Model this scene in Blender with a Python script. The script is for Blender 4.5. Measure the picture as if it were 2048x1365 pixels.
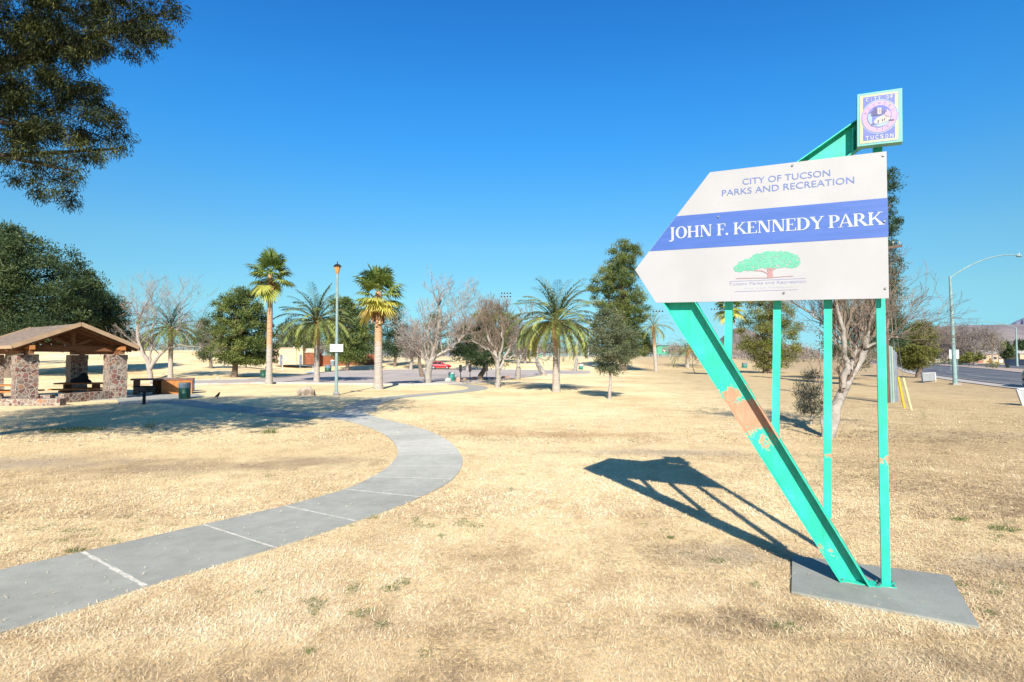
import bpy, math, random
import numpy as np
from mathutils import Vector

# ------------------------------------------------------------------ camera, world, sun, exposure
S = bpy.context.scene
for o in list(bpy.data.objects):
    bpy.data.objects.remove(o)
CAMH = 2.25
PITCH = math.radians(1.69)
FPX = 1137.8                                   # focal length in photo pixels (20 mm on 36 mm, 2048 px wide)
cd = bpy.data.cameras.new('camera'); cam = bpy.data.objects.new('camera', cd)
S.collection.objects.link(cam); S.camera = cam
cd.lens = 20; cd.sensor_width = 36; cd.clip_end = 20000; cd.clip_start = 0.05
cam.location = (0, 0, CAMH); cam.rotation_euler = (math.pi/2 + PITCH, 0, 0)

SUN_EL = math.radians(33)
w = bpy.data.worlds.new('World'); S.world = w; w.use_nodes = True
nt = w.node_tree
bg = nt.nodes['Background']
sky = nt.nodes.new('ShaderNodeTexSky'); sky.sky_type = 'NISHITA'; sky.sun_disc = False
sky.sun_elevation = SUN_EL; sky.sun_rotation = math.radians(180)
sky.air_density = 1.0; sky.dust_density = 0.0; sky.ozone_density = 2.0; sky.altitude = 700
hs = nt.nodes.new('ShaderNodeHueSaturation'); hs.inputs['Saturation'].default_value = 1.25
hs.inputs['Hue'].default_value = 0.505
gm = nt.nodes.new('ShaderNodeGamma'); gm.inputs[1].default_value = 1.0
nt.links.new(sky.outputs[0], hs.inputs['Color']); nt.links.new(hs.outputs[0], gm.inputs[0])
# clear dry winter air: a deeper, less hazy gradient from zenith to horizon (by world elevation)
tcw = nt.nodes.new('ShaderNodeTexCoord'); sxw = nt.nodes.new('ShaderNodeSeparateXYZ'); nt.links.new(tcw.outputs['Generated'], sxw.inputs[0])
mrw = nt.nodes.new('ShaderNodeMapRange'); mrw.inputs['From Max'].default_value = 0.6; nt.links.new(sxw.outputs[2], mrw.inputs[0])
crw = nt.nodes.new('ShaderNodeValToRGB'); ew = crw.color_ramp.elements
SKYC = [(0.0, (.15, .33, .60)), (.049, (.21, .385, .50)), (.101, (.34, .51, .49)), (.187, (.46, .67, .61)), (.269, (.42, .77, .76)), (.346, (.33, .83, .92)),
        (.417, (.29, .85, .99)), (.545, (.25, .77, 1.0)), (.60, (.95, 1.0, 1.0))]
while len(ew) < len(SKYC): ew.new(.5)
for e_, (z_, c_) in zip(ew, SKYC): e_.position = z_/.6; e_.color = (*c_, 1)
nt.links.new(mrw.outputs[0], crw.inputs[0])
mxw = nt.nodes.new('ShaderNodeMix'); mxw.data_type = 'RGBA'; mxw.blend_type = 'MULTIPLY'; mxw.inputs[0].default_value = 1
nt.links.new(gm.outputs[0], mxw.inputs[6]); nt.links.new(crw.outputs[0], mxw.inputs[7])
nt.links.new(mxw.outputs[2], bg.inputs['Color'])
bg.inputs['Strength'].default_value = 0.10
sl = bpy.data.lights.new('sun', 'SUN'); sl.energy = 4.6; sl.angle = math.radians(0.5); sl.color = (1, 0.95, 0.86)
so = bpy.data.objects.new('sun', sl); S.collection.objects.link(so)
so.rotation_euler = (math.pi/2 - SUN_EL, 0, math.radians(0)); so.location = (0, -30, 30)
S.view_settings.view_transform = 'Standard'; S.view_settings.look = 'None'
S.view_settings.gamma = 1.0; S.view_settings.use_curve_mapping = False
S.view_settings.exposure = 1.1
try:
    S.cycles.max_bounces = 6; S.cycles.transparent_max_bounces = 8
except Exception: pass

# ------------------------------------------------------------------ geometry of the view
CP, SP = math.cos(PITCH), math.sin(PITCH)
def ray(px, py):
    a = (px-1024)/FPX; b = (682.5-py)/FPX
    return np.array([a, CP - b*SP, SP + b*CP])
def at(px, py, Y):
    d = ray(px, py); return np.array([0, 0, CAMH]) + d*(Y/d[1])
CY = [-100, 105, 118, 145, 250, 500, 3000]; CZ = [0, 0, 1.0, 1.8, 2.6, 4, 9]
LY = [-100, 60, 85, 115, 145, 250, 3000];   LZ = [0, 0, 1.2, 2.6, 2.4, 2.0, 2.0]
def sst(a, b, t):
    t = np.clip((t-a)/(b-a), 0, 1); return t*t*(3-2*t)
def hgt(x, y):
    y = np.asarray(y, float); x = np.asarray(x, float)
    t = x/np.maximum(y, 1.0)
    return np.interp(y, CY, CZ)*(1-sst(.34, .46, t)) + np.interp(y, LY, LZ)*sst(-.36, -.56, t)
def gp(px, py):
    d = ray(px, py); o = np.array([0, 0, CAMH]); s = 0.5; ps = s
    while s < 2000:
        p = o+d*s
        if p[2] <= hgt(p[0], p[1]):
            a, b = ps, s
            for _ in range(30):
                m = (a+b)/2; p = o+d*m
                if p[2] <= hgt(p[0], p[1]): b = m
                else: a = m
            return o+d*b
        ps = s; s *= 1.01
    p = o+d*300; p[2] = hgt(p[0], p[1]); return p
def gpy(px, Y):
    x = (px-1024)/FPX*Y*CP; return np.array([x, Y, float(hgt(x, Y))])

# ------------------------------------------------------------------ mesh helpers
ORG = {}
class MB:
    def __init__(s): s.v = []; s.f = []; s.t = []; s.m = []; s.n = 0
    def add(s, v, f, tone=0.5, mi=0):
        v = np.asarray(v, float).reshape(-1, 3); f = np.asarray(f, int)
        if f.ndim == 1: f = f[None]
        s.v.append(v); s.f.append(f+s.n); s.n += len(v)
        s.t.append(np.broadcast_to(np.asarray(tone, float), (len(f),)).copy())
        s.m.append(np.full(len(f), mi, int)); return s
    def poly(s, pts, mi=0, tone=.5):
        return s.add(pts, [list(range(len(pts)))], tone, mi)
    def prism(s, pts, ext, mi=0):
        p = np.asarray(pts, float); q = p+np.asarray(ext, float); n = len(p)
        s.add(np.vstack([p, q]), [[i, (i+1) % n, n+(i+1) % n, n+i] for i in range(n)], .5, mi)
        s.poly(p[::-1], mi); s.poly(q, mi); return s
    def box(s, c, d, ax=None, mi=0):
        c = np.asarray(c, float); hx, hy, hz = np.asarray(d, float)/2
        if ax is None: ax = np.eye(3)
        ax = np.asarray(ax, float)
        v = [c+ax[0]*a*hx+ax[1]*b*hy+ax[2]*e*hz for e in (-1, 1) for b in (-1, 1) for a in (-1, 1)]
        return s.add(v, [[0, 2, 3, 1], [4, 5, 7, 6], [0, 1, 5, 4], [2, 6, 7, 3], [0, 4, 6, 2], [1, 3, 7, 5]], .5, mi)
    def bar(s, a, b, w, h, up=(0, 0, 1), mi=0):
        a = np.asarray(a, float); b = np.asarray(b, float); d = b-a; L = np.linalg.norm(d); d = d/L
        u = np.asarray(up, float); x = np.cross(d, u)
        if np.linalg.norm(x) < 1e-6: x = np.cross(d, (1, 0, 0))
        x /= np.linalg.norm(x); z = np.cross(x, d)
        return s.box((a+b)/2, (L, w, h), [d, x, z], mi)
    def tube(s, pts, rad, n=8, mi=0, cap=True, tone=.5):
        pts = np.asarray(pts, float); k = len(pts); rad = np.broadcast_to(np.asarray(rad, float), (k,))
        V = []; px = None
        for i in range(k):
            d = pts[min(i+1, k-1)]-pts[max(i-1, 0)]; d = d/(np.linalg.norm(d)+1e-9)
            if px is None:
                px = np.cross(d, (0, 1, 0)) if abs(d[1]) < .9 else np.cross(d, (1, 0, 0))
            px = px-d*np.dot(px, d); px /= np.linalg.norm(px); py = np.cross(d, px)
            a = np.arange(n)/n*2*math.pi
            V.append(pts[i]+rad[i]*(np.cos(a)[:, None]*px+np.sin(a)[:, None]*py))
        V = np.vstack(V); F = []
        for i in range(k-1):
            for j in range(n):
                F.append([i*n+j, i*n+(j+1) % n, (i+1)*n+(j+1) % n, (i+1)*n+j])
        s.add(V, F, tone, mi)
        if cap:
            s.poly(V[:n][::-1], mi, tone); s.poly(V[-n:], mi, tone)
        return s
    def lathe(s, c, prof, n=16, mi=0):
        return s.tube([np.asarray(c, float)+np.array([0, 0, z]) for r, z in prof], [max(r, 1e-3) for r, z in prof], n, mi)
    def segs(s, A, B, ra, rb, n=3, tone=.5, mi=0):
        A = np.asarray(A, float); B = np.asarray(B, float)
        if len(A) == 0: return s
        ra = np.asarray(ra, float); rb = np.asarray(rb, float)
        d = B-A; d /= np.linalg.norm(d, axis=1)[:, None]+1e-9
        h = np.where(np.abs(d[:, 2:3]) < .9, np.array([[0, 0, 1.]]), np.array([[1., 0, 0]]))
        x = np.cross(d, h); x /= np.linalg.norm(x, axis=1)[:, None]+1e-9; y = np.cross(d, x)
        V = np.empty((len(A), 2*n, 3))
        for j in range(n):
            c, q = math.cos(j/n*2*math.pi), math.sin(j/n*2*math.pi); o = c*x+q*y
            V[:, j] = A+o*ra[:, None]; V[:, n+j] = B+o*rb[:, None]
        base = (np.arange(len(A))*2*n)[:, None]
        F = np.concatenate([base+np.array([[j, (j+1) % n, n+(j+1) % n, n+j]]) for j in range(n)])
        t = np.tile(np.broadcast_to(tone, (len(A),)), n)
        return s.add(V.reshape(-1, 3), F, t, mi)
    def leaves(s, C, D, l, wd, rng, tone=.5, mi=0, side=None):
        C = np.asarray(C, float); n = len(C)
        D = D/(np.linalg.norm(D, axis=1)[:, None]+1e-9)
        R = rng.normal(size=(n, 3)) if side is None else side
        X = np.cross(D, R); X /= np.linalg.norm(X, axis=1)[:, None]+1e-9
        l = np.broadcast_to(l, (n,))[:, None]; wd = np.broadcast_to(wd, (n,))[:, None]
        V = np.stack([C-D*l/2, C+X*wd/2-D*l*.05, C+D*l/2, C-X*wd/2-D*l*.05], 1).reshape(-1, 3)
        F = (np.arange(n)*4)[:, None]+np.arange(4)
        return s.add(V, F, np.broadcast_to(tone, (n,)), mi)
    def mesh(s, name, mats, org=(0, 0, 0), smooth=False):
        V = np.vstack(s.v)-np.asarray(org, float)
        me = bpy.data.meshes.new(name)
        me.vertices.add(len(V)); me.vertices.foreach_set('co', V.ravel())
        li = np.concatenate([f.ravel() for f in s.f]); ks = np.concatenate([np.full(len(f), f.shape[1]) for f in s.f])
        me.loops.add(len(li)); me.loops.foreach_set('vertex_index', li.astype(np.int32))
        me.polygons.add(len(ks)); st = np.concatenate([[0], np.cumsum(ks)[:-1]])
        me.polygons.foreach_set('loop_start', st.astype(np.int32))
        me.polygons.foreach_set('material_index', np.concatenate(s.m).astype(np.int32))
        me.update(calc_edges=True)
        a = me.attributes.new('tone', 'FLOAT', 'FACE'); a.data.foreach_set('value', np.concatenate(s.t).astype(np.float32))
        me.polygons.foreach_set('use_smooth', np.full(len(ks), bool(smooth)))
        for m in (mats if isinstance(mats, (list, tuple)) else [mats]): me.materials.append(m)
        return me

def org(o): return ORG[o.name]
def thing(name, base, label, cat, group=None):
    o = bpy.data.objects.new(name, None); S.collection.objects.link(o); o.empty_display_size = .3
    o.location = tuple(base); ORG[o.name] = np.asarray(base, float)
    o['label'] = label; o['category'] = cat
    if group: o['group'] = group
    return o
def part(name, mb, mats, parent, smooth=False, label=None, kind=None):
    me = mb.mesh(name, mats, org(parent), smooth)
    o = bpy.data.objects.new(name, me); S.collection.objects.link(o); o.parent = parent
    ORG[o.name] = org(parent)
    if label: o['label'] = label
    if kind: o['kind'] = kind
    return o
def solo(name, mb, mats, base, label, cat, group=None, smooth=False, kind=None):
    me = mb.mesh(name, mats, base, smooth)
    o = bpy.data.objects.new(name, me); S.collection.objects.link(o); o.location = tuple(base)
    ORG[o.name] = np.asarray(base, float)
    if label: o['label'] = label
    if cat: o['category'] = cat
    if group: o['group'] = group
    if kind: o['kind'] = kind
    return o
def struct(name, mb, mats, smooth=False):
    o = solo(name, mb, mats, (0, 0, 0), None, None, None, smooth, 'structure'); return o
def dup(root, loc, label, rz=0, sc=1):
    r = root.copy(); S.collection.objects.link(r); r.location = tuple(loc); r.rotation_euler = (0, 0, rz); r.scale = (sc, sc, sc)
    r['label'] = label
    for ch in list(root.children):
        c = ch.copy(); S.collection.objects.link(c); c.parent = r
        for g in ch.children:
            d = g.copy(); S.collection.objects.link(d); d.parent = c
    return r

# ------------------------------------------------------------------ materials
def srgb(r, g, b):
    f = lambda c: (c/255)/12.92 if c/255 <= .04045 else ((c/255+.055)/1.055)**2.4
    return (f(r), f(g), f(b))
def newmat(name):
    m = bpy.data.materials.new(name); m.use_nodes = True; return m, m.node_tree, m.node_tree.nodes['Principled BSDF']
def ramp(n, stops):
    r = n.nodes.new('ShaderNodeValToRGB'); e = r.color_ramp.elements
    while len(e) < len(stops): e.new(.5)
    for k, (p, c) in enumerate(stops): e[k].position = p; e[k].color = (*c, 1)
    return r
def noise(n, scale, detail=4, co=None, rough=.55, w=None):
    t = n.nodes.new('ShaderNodeTexNoise'); t.inputs['Scale'].default_value = scale; t.inputs['Detail'].default_value = detail
    t.inputs['Roughness'].default_value = rough
    if co is not None: n.links.new(co, t.inputs['Vector'])
    return t
def mix(n, f, a, b, mode='MIX'):
    x = n.nodes.new('ShaderNodeMix'); x.data_type = 'RGBA'; x.blend_type = mode
    for s_, v in ((0, f), (6, a), (7, b)):
        if hasattr(v, 'links') or hasattr(v, 'is_linked'): n.links.new(v, x.inputs[s_])
        elif s_ == 0: x.inputs[0].default_value = v
        else: x.inputs[s_].default_value = (*v, 1)
    return x.outputs[2]
def math_(n, op, a, b=None, clamp=False):
    x = n.nodes.new('ShaderNodeMath'); x.operation = op; x.use_clamp = clamp
    for i, v in enumerate((a, b)):
        if v is None: continue
        if hasattr(v, 'is_linked'): n.links.new(v, x.inputs[i])
        else: x.inputs[i].default_value = v
    return x.outputs[0]
def mat(name, c1, c2=None, scale=6, rough=.8, bump=0, bs=40, metal=0, detail=4, lo=.35, hi=.65, spec=.3, stretch=None):
    m, n, b = newmat(name)
    b.inputs['Roughness'].default_value = rough; b.inputs['Metallic'].default_value = metal
    b.inputs['Specular IOR Level'].default_value = spec
    tc = n.nodes.new('ShaderNodeTexCoord'); co = tc.outputs['Object']
    if stretch:
        mp = n.nodes.new('ShaderNodeMapping'); mp.inputs['Scale'].default_value = stretch
        n.links.new(co, mp.inputs[0]); co = mp.outputs[0]
    if c2 is None: c2 = tuple(c*.8 for c in c1)
    t = noise(n, scale, detail, co); r = ramp(n, [(lo, c1), (hi, c2)])
    n.links.new(t.outputs[0], r.inputs[0]); n.links.new(r.outputs[0], b.inputs['Base Color'])
    if bump:
        t2 = noise(n, bs, 3, co); bp = n.nodes.new('ShaderNodeBump'); bp.inputs['Strength'].default_value = bump
        bp.inputs['Distance'].default_value = .02
        n.links.new(t2.outputs[0], bp.inputs['Height']); n.links.new(bp.outputs[0], b.inputs['Normal'])
    return m
def leafmat(name, stops, trans=.25, rough=.6):
    m, n, b = newmat(name)
    a = n.nodes.new('ShaderNodeAttribute'); a.attribute_name = 'tone'
    r = ramp(n, stops); n.links.new(a.outputs['Fac'], r.inputs[0])
    n.links.new(r.outputs[0], b.inputs['Base Color']); b.inputs['Roughness'].default_value = rough
    b.inputs['Specular IOR Level'].default_value = .25
    tr = n.nodes.new('ShaderNodeBsdfTranslucent'); n.links.new(r.outputs[0], tr.inputs[0])
    mx = n.nodes.new('ShaderNodeMixShader'); mx.inputs[0].default_value = trans
    n.links.new(b.outputs[0], mx.inputs[1]); n.links.new(tr.outputs[0], mx.inputs[2])
    n.links.new(mx.outputs[0], n.nodes['Material Output'].inputs['Surface'])
    return m

# ------------------------------------------------------------------ ground
rng = np.random.default_rng(7)
# bare, thin patches in the lawn: pixel of the photo, half sizes in metres, kind (0 brown soil, 1 grey thatch, 2 pale orange)
PATCH = [(330, 935, 4.2, 1.6, 0), (620, 925, 2.2, 1.3, 0), (60, 925, 3, 1.4, 1), (960, 866, 2.6, 1.2, 2), (1460, 1110, 1.5, .8, 1), (1330, 905, 3.5, .9, 1),
         (1140, 775, 9, 2.6, 2), (1900, 1330, 1.1, .5, 1), (1960, 870, 4, 1.4, 1), (1480, 1240, .8, .25, 1), (1120, 870, 5, 1., 2), (1050, 760, 6, 3, 2), (1990, 1130, 1.6, .6, 1)]
PATCHW = [(gp(a, b), rx, ry, k) for a, b, rx, ry, k in PATCH]

def ground_mat():
    m, n, b = newmat('dry_lawn_soil')
    b.inputs['Roughness'].default_value = .95; b.inputs['Specular IOR Level'].default_value = .1
    co = n.nodes.new('ShaderNodeTexCoord').outputs['Object']
    big = noise(n, .12, 4, co); med = noise(n, .9, 5, co, .65); fine = noise(n, 14, 5, co, .75); tiny = noise(n, 70, 3, co, .8)
    r1 = ramp(n, [(.33, (.60, .44, .235)), (.5, (.74, .585, .33)), (.68, (.82, .68, .41))]); n.links.new(big.outputs[0], r1.inputs[0])
    r2 = ramp(n, [(.3, (.60, .52, .46)), (.5, (.95, .93, .9)), (.72, (1.12, 1.1, 1.05))]); n.links.new(med.outputs[0], r2.inputs[0])
    c = mix(n, .58, r1.outputs[0], r2.outputs[0], 'MULTIPLY')
    r3 = ramp(n, [(.3, (.55, .5, .44)), (.48, (1, 1, 1)), (.7, (1.25, 1.22, 1.15))]); n.links.new(fine.outputs[0], r3.inputs[0])
    c = mix(n, .6, c, r3.outputs[0], 'MULTIPLY')
    r4 = ramp(n, [(.35, (.6, .57, .52)), (.5, (1, 1, 1)), (.65, (1.2, 1.18, 1.12))]); n.links.new(tiny.outputs[0], r4.inputs[0])
    c = mix(n, .6, c, r4.outputs[0], 'MULTIPLY')
    sp = n.nodes.new('ShaderNodeSeparateXYZ'); n.links.new(co, sp.inputs[0])
    cols = {0: (.29, .20, .125), 1: (.34, .27, .20), 2: (.44, .27, .13)}
    wob = noise(n, 1.3, 5, co, .7)
    for p, rx, ry, k in PATCHW:
        dx = math_(n, 'DIVIDE', math_(n, 'SUBTRACT', sp.outputs[0], float(p[0])), rx)
        dy = math_(n, 'DIVIDE', math_(n, 'SUBTRACT', sp.outputs[1], float(p[1])), ry)
        d = math_(n, 'SQRT', math_(n, 'ADD', math_(n, 'MULTIPLY', dx, dx), math_(n, 'MULTIPLY', dy, dy)))
        v = math_(n, 'SUBTRACT', 1.55, math_(n, 'ADD', d, math_(n, 'MULTIPLY', wob.outputs[0], 1.5)))
        v = math_(n, 'MULTIPLY', math_(n, 'MULTIPLY', v, 1.5, True), .72)
        tx = mix(n, .8, cols[k], r3.outputs[0], 'MULTIPLY')
        c = mix(n, v, c, tx)
    # bare dirt verge beside the street
    e = math_(n, 'SUBTRACT', sp.outputs[0], math_(n, 'ADD', 12.5, math_(n, 'MULTIPLY', sp.outputs[1], .33)))
    e = math_(n, 'ADD', math_(n, 'DIVIDE', e, 7.0), math_(n, 'MULTIPLY', math_(n, 'SUBTRACT', wob.outputs[0], .5), 2.6))
    e = math_(n, 'MULTIPLY', math_(n, 'ADD', e, math_(n, 'MULTIPLY', math_(n, 'SUBTRACT', big.outputs[0], .5), 3)), .8, True)
    dr = ramp(n, [(.35, (.27, .195, .135)), (.6, (.38, .285, .20))]); n.links.new(med.outputs[0], dr.inputs[0])
    dirt = mix(n, .7, dr.outputs[0], r4.outputs[0], 'MULTIPLY')
    c = mix(n, e, c, dirt)
    # the lawn to the right of the sign is thinner and browner, with some lens darkening painted in
    e2 = math_(n, 'ADD', math_(n, 'DIVIDE', math_(n, 'SUBTRACT', math_(n, 'SUBTRACT', sp.outputs[0], 3.0), math_(n, 'MULTIPLY', sp.outputs[1], .16)), 6.0), math_(n, 'MULTIPLY', math_(n, 'SUBTRACT', wob.outputs[0], .5), 1.6))
    e2 = math_(n, 'MULTIPLY', math_(n, 'MULTIPLY', e2, 1.0, True), .75)
    c = mix(n, e2, c, mix(n, .85, (.43, .315, .17), mix(n, .6, r3.outputs[0], r2.outputs[0], 'MULTIPLY'), 'MULTIPLY'))
    n.links.new(c, b.inputs['Base Color'])
    h = math_(n, 'ADD', fine.outputs[0], math_(n, 'MULTIPLY', tiny.outputs[0], .5))
    bp = n.nodes.new('ShaderNodeBump'); bp.inputs['Strength'].default_value = .6; bp.inputs['Distance'].default_value = .04
    n.links.new(h, bp.inputs['Height']); n.links.new(bp.outputs[0], b.inputs['Normal'])
    return m
M_GROUND = ground_mat()
ys = np.concatenate([np.arange(-60, 0, 10), np.arange(0, 60, 2.0), np.arange(60, 180, 1.5), np.arange(180, 600, 12), np.geomspace(600, 9000, 22)])
ts = np.linspace(-1, 1, 161)
X = ts[None, :]*(70+1.7*np.maximum(ys, 0))[:, None]; Yg = np.repeat(ys[:, None], len(ts), 1)
Z = hgt(X, Yg)
V = np.stack([X, Yg, Z], -1).reshape(-1, 3); nx = len(ts)
I, J = np.meshgrid(np.arange(len(ys)-1), np.arange(nx-1), indexing='ij'); q = (I*nx+J).ravel()
mb = MB().add(V, np.stack([q, q+1, q+nx+1, q+nx], 1)); struct('ground', mb, M_GROUND, True)

# ------------------------------------------------------------------ the concrete walk
def smooth_px(P, k=6):
    P = np.asarray(P, float); out = []
    for i in range(len(P)-1):
        p0, p1, p2, p3 = P[max(i-1, 0)], P[i], P[i+1], P[min(i+2, len(P)-1)]
        for t in np.arange(k)/k:
            out.append(.5*((2*p1)+(-p0+p2)*t+(2*p0-5*p1+4*p2-p3)*t*t+(-p0+3*p1-3*p2+p3)*t**3))
    out.append(P[-1]); return np.array(out)
LE = [(-420, 1262), (-200, 1203), (0, 1143), (146, 1111), (270, 1083), (400, 1053), (571, 1013.6), (684, 982), (742, 957), (781, 930.6), (795, 904), (781, 879), (747, 860), (705, 846), (655, 836), (600, 830.5)]
RE = [(-420, 1440), (-200, 1350), (0, 1270), (161, 1221), (312, 1170), (564, 1094), (718, 1043), (830, 1001), (903, 962), (925, 928), (920, 908), (898, 884), (854, 862), (800, 847), (745, 833), (722, 821)]
def gpts(P): return np.array([gp(*p)[:2] for p in P])
def resample(P, n):
    d = np.concatenate([[0], np.cumsum(np.linalg.norm(np.diff(P, axis=0), axis=1))]); t = np.linspace(0, d[-1], n)
    return np.stack([np.interp(t, d, P[:, i]) for i in range(P.shape[1])], 1)
L_ = smooth_px(gpts(LE)); R_ = smooth_px(gpts(RE))
NP = 160
# pair the two edges through a common centre line
C_ = resample((resample(L_, 400)+resample(R_, 400))/2, NP)
def near_on(P, c, nrm):
    P = resample(P, 1500); v = P-c; a = np.abs(v[:, 0]*nrm[1]-v[:, 1]*nrm[0])+.05*np.linalg.norm(v, axis=1); return P[np.argmin(a)]
Lp, Rp = [], []
for i in range(NP):
    d = C_[min(i+1, NP-1)]-C_[max(i-1, 0)]; d /= np.linalg.norm(d); nr = np.array([-d[1], d[0]])
    Lp.append(near_on(L_, C_[i], nr)); Rp.append(near_on(R_, C_[i], nr))
Lp = np.array(Lp); Rp = np.array(Rp)
def conc(name, a, b_, joint=None, sc=1.0):
    m, n, b = newmat(name); b.inputs['Roughness'].default_value = .85
    co = n.nodes.new('ShaderNodeTexCoord').outputs['Object']
    t1 = noise(n, .8, 6, co, .6); t2 = noise(n, 60, 4, co, .7); t3 = noise(n, 5, 5, co, .6)
    r = ramp(n, [(.3, a), (.7, b_)]); n.links.new(t1.outputs[0], r.inputs[0])
    r2 = ramp(n, [(.3, (.8, .8, .8)), (.55, (1, 1, 1)), (.75, (1.1, 1.1, 1.08))]); n.links.new(t2.outputs[0], r2.inputs[0])
    r3 = ramp(n, [(.3, (.85, .85, .84)), (.6, (1.04, 1.03, 1.02))]); n.links.new(t3.outputs[0], r3.inputs[0])
    c = mix(n, .8, mix(n, .8, r.outputs[0], r2.outputs[0], 'MULTIPLY'), r3.outputs[0], 'MULTIPLY')
    n.links.new(c, b.inputs['Base Color'])
    bp = n.nodes.new('ShaderNodeBump'); bp.inputs['Strength'].default_value = .3; bp.inputs['Distance'].default_value = .005
    n.links.new(t2.outputs[0], bp.inputs['Height']); n.links.new(bp.outputs[0], b.inputs['Normal'])
    return m
def conc_tone(m):
    n = m.node_tree; b = n.nodes['Principled BSDF']; l = b.inputs['Base Color'].links[0].from_socket
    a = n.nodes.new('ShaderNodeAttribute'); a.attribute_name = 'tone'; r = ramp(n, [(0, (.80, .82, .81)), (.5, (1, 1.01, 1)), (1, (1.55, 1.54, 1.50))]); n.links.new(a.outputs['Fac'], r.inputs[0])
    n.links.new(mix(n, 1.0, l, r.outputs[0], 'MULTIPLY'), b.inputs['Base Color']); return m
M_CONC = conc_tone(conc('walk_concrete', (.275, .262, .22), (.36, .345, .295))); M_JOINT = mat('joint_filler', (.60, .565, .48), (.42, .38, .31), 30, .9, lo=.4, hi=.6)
M_SLAB = conc('pad_concrete', (.185, .19, .165), (.27, .27, .235)); M_KERB = mat('kerb_concrete', (.42, .38, .33), (.34, .31, .27), 2, .9)
mb = MB(); zt = .018
A3 = np.column_stack([Lp, np.full(NP, zt)]); B3 = np.column_stack([Rp, np.full(NP, zt)])
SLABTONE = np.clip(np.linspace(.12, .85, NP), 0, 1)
slab_quads = len(mb.t)
for i in range(NP-1):
    mb.poly([A3[i], B3[i], B3[i+1], A3[i+1]])
for E in (A3, B3):
    lo = E.copy(); lo[:, 2] = -.03
    for i in range(NP-1): mb.poly([E[i], E[i+1], lo[i+1], lo[i]])
JI = []
def joint_at(i, wd=.028, jag=0):
    JI.append(i)
    a, b_ = A3[i], B3[i]; d = C_[min(i+1, NP-1)]-C_[max(i-1, 0)]; d = np.append(d/np.linalg.norm(d), 0)
    rr = np.random.default_rng(i); k = 14
    for s in range(k):
        f0, f1 = s/k*.99+.005, (s+1)/k*.99+.005
        o0, o1 = (rr.normal()*jag if s else 0), 0
        w0 = wd*(.7+.6*rr.random())
        p0 = a+(b_-a)*f0; p1 = a+(b_-a)*f1
        mb.poly([p0-d*w0/2+[0, 0, .002], p1-d*w0/2+[0, 0, .002], p1+d*w0/2+[0, 0, .002], p0+d*w0/2+[0, 0, .002]], 1)
dist = np.concatenate([[0], np.cumsum(np.linalg.norm(np.diff(C_, axis=0), axis=1))])
def idx_near(px, py):
    g = gp(px, py)[:2]; return int(np.argmin(np.linalg.norm(C_-g, axis=1)))
i0 = idx_near(228, 1141); i1 = idx_near(482, 1073)
joint_at(i0, .045); joint_at(i1)
s0 = dist[i1]; step = 1.27
k = 1
while s0+k*step < dist[-1]-.5:
    joint_at(int(np.argmin(np.abs(dist-(s0+k*step)))), .03+.006*min(k, 5)); k += 1
for kk in (1, 2): joint_at(max(0, int(np.argmin(np.abs(dist-(dist[i0]-1.6*kk))))))
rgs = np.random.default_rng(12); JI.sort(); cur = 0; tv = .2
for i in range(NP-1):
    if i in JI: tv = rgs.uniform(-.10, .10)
    mb.t[slab_quads+i] = np.array([np.clip(.15+.75*min(1, dist[i]/11)+tv, 0, 1)])  # slabs painted lighter with distance: lens light falloff in the colour, plus random tone
def strip(mb, cpx, wd, z, world=False, mi=0):
    P = smooth_px(gpts(cpx) if not world else np.asarray(cpx, float), 5)
    d = np.gradient(P, axis=0); d /= np.linalg.norm(d, axis=1)[:, None]; nr = np.stack([-d[:, 1], d[:, 0]], 1)
    a = P+nr*wd/2; b_ = P-nr*wd/2
    za = hgt(a[:, 0], a[:, 1])+z; zb = hgt(b_[:, 0], b_[:, 1])+z
    a = np.column_stack([a, za]); b_ = np.column_stack([b_, zb]); n = len(P)
    mb.add(np.vstack([a, b_]), [[i, n+i, n+i+1, i+1] for i in range(n-1)], .5, mi); return a, b_
strip(mb, [(716, 826), (722, 814), (745, 804), (780, 796.6), (850, 789.8), (912, 784.8), (945, 780.5), (957, 776.5), (945, 772.5), (912, 769), (878, 767)], 1.45, .012)
strip(mb, [(640, 833), (575, 829.5), (520, 823), (460, 816), (400, 809), (340, 802), (290, 799)], 1.7, .009)
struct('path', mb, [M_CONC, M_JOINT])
PATHPOLY = np.vstack([Lp, Rp[::-1]])

# ------------------------------------------------------------------ parking lot and street
def asphalt(name, c1, c2):
    m, n, b = newmat(name); b.inputs['Roughness'].default_value = .9; b.inputs['Specular IOR Level'].default_value = .2
    co = n.nodes.new('ShaderNodeTexCoord').outputs['Object']
    mp = n.nodes.new('ShaderNodeMapping'); mp.inputs['Scale'].default_value = (.35, .12, 1); n.links.new(co, mp.inputs[0])
    t1 = noise(n, .6, 5, mp.outputs[0]); t2 = noise(n, 30, 3, co, .7)
    r = ramp(n, [(.35, c1), (.65, c2)]); n.links.new(t1.outputs[0], r.inputs[0])
    r2 = ramp(n, [(.3, (.85, .85, .85)), (.7, (1.1, 1.1, 1.1))]); n.links.new(t2.outputs[0], r2.inputs[0])
    n.links.new(mix(n, .8, r.outputs[0], r2.outputs[0], 'MULTIPLY'), b.inputs['Base Color']); return m
M_LOT = asphalt('lot_asphalt', (.34, .285, .245), (.43, .365, .315)); M_ROAD = asphalt('street_asphalt', (.085, .087, .097), (.135, .135, .145))
M_RED = mat('red_kerb_paint', (.42, .16, .13), (.5, .28, .22), 3); M_BLUEP = mat('blue_kerb_paint', (.05, .25, .6), (.1, .33, .6), 3)
M_TAR = mat('lane_tar', (.05, .05, .055), (.07, .07, .075), 3)
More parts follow.
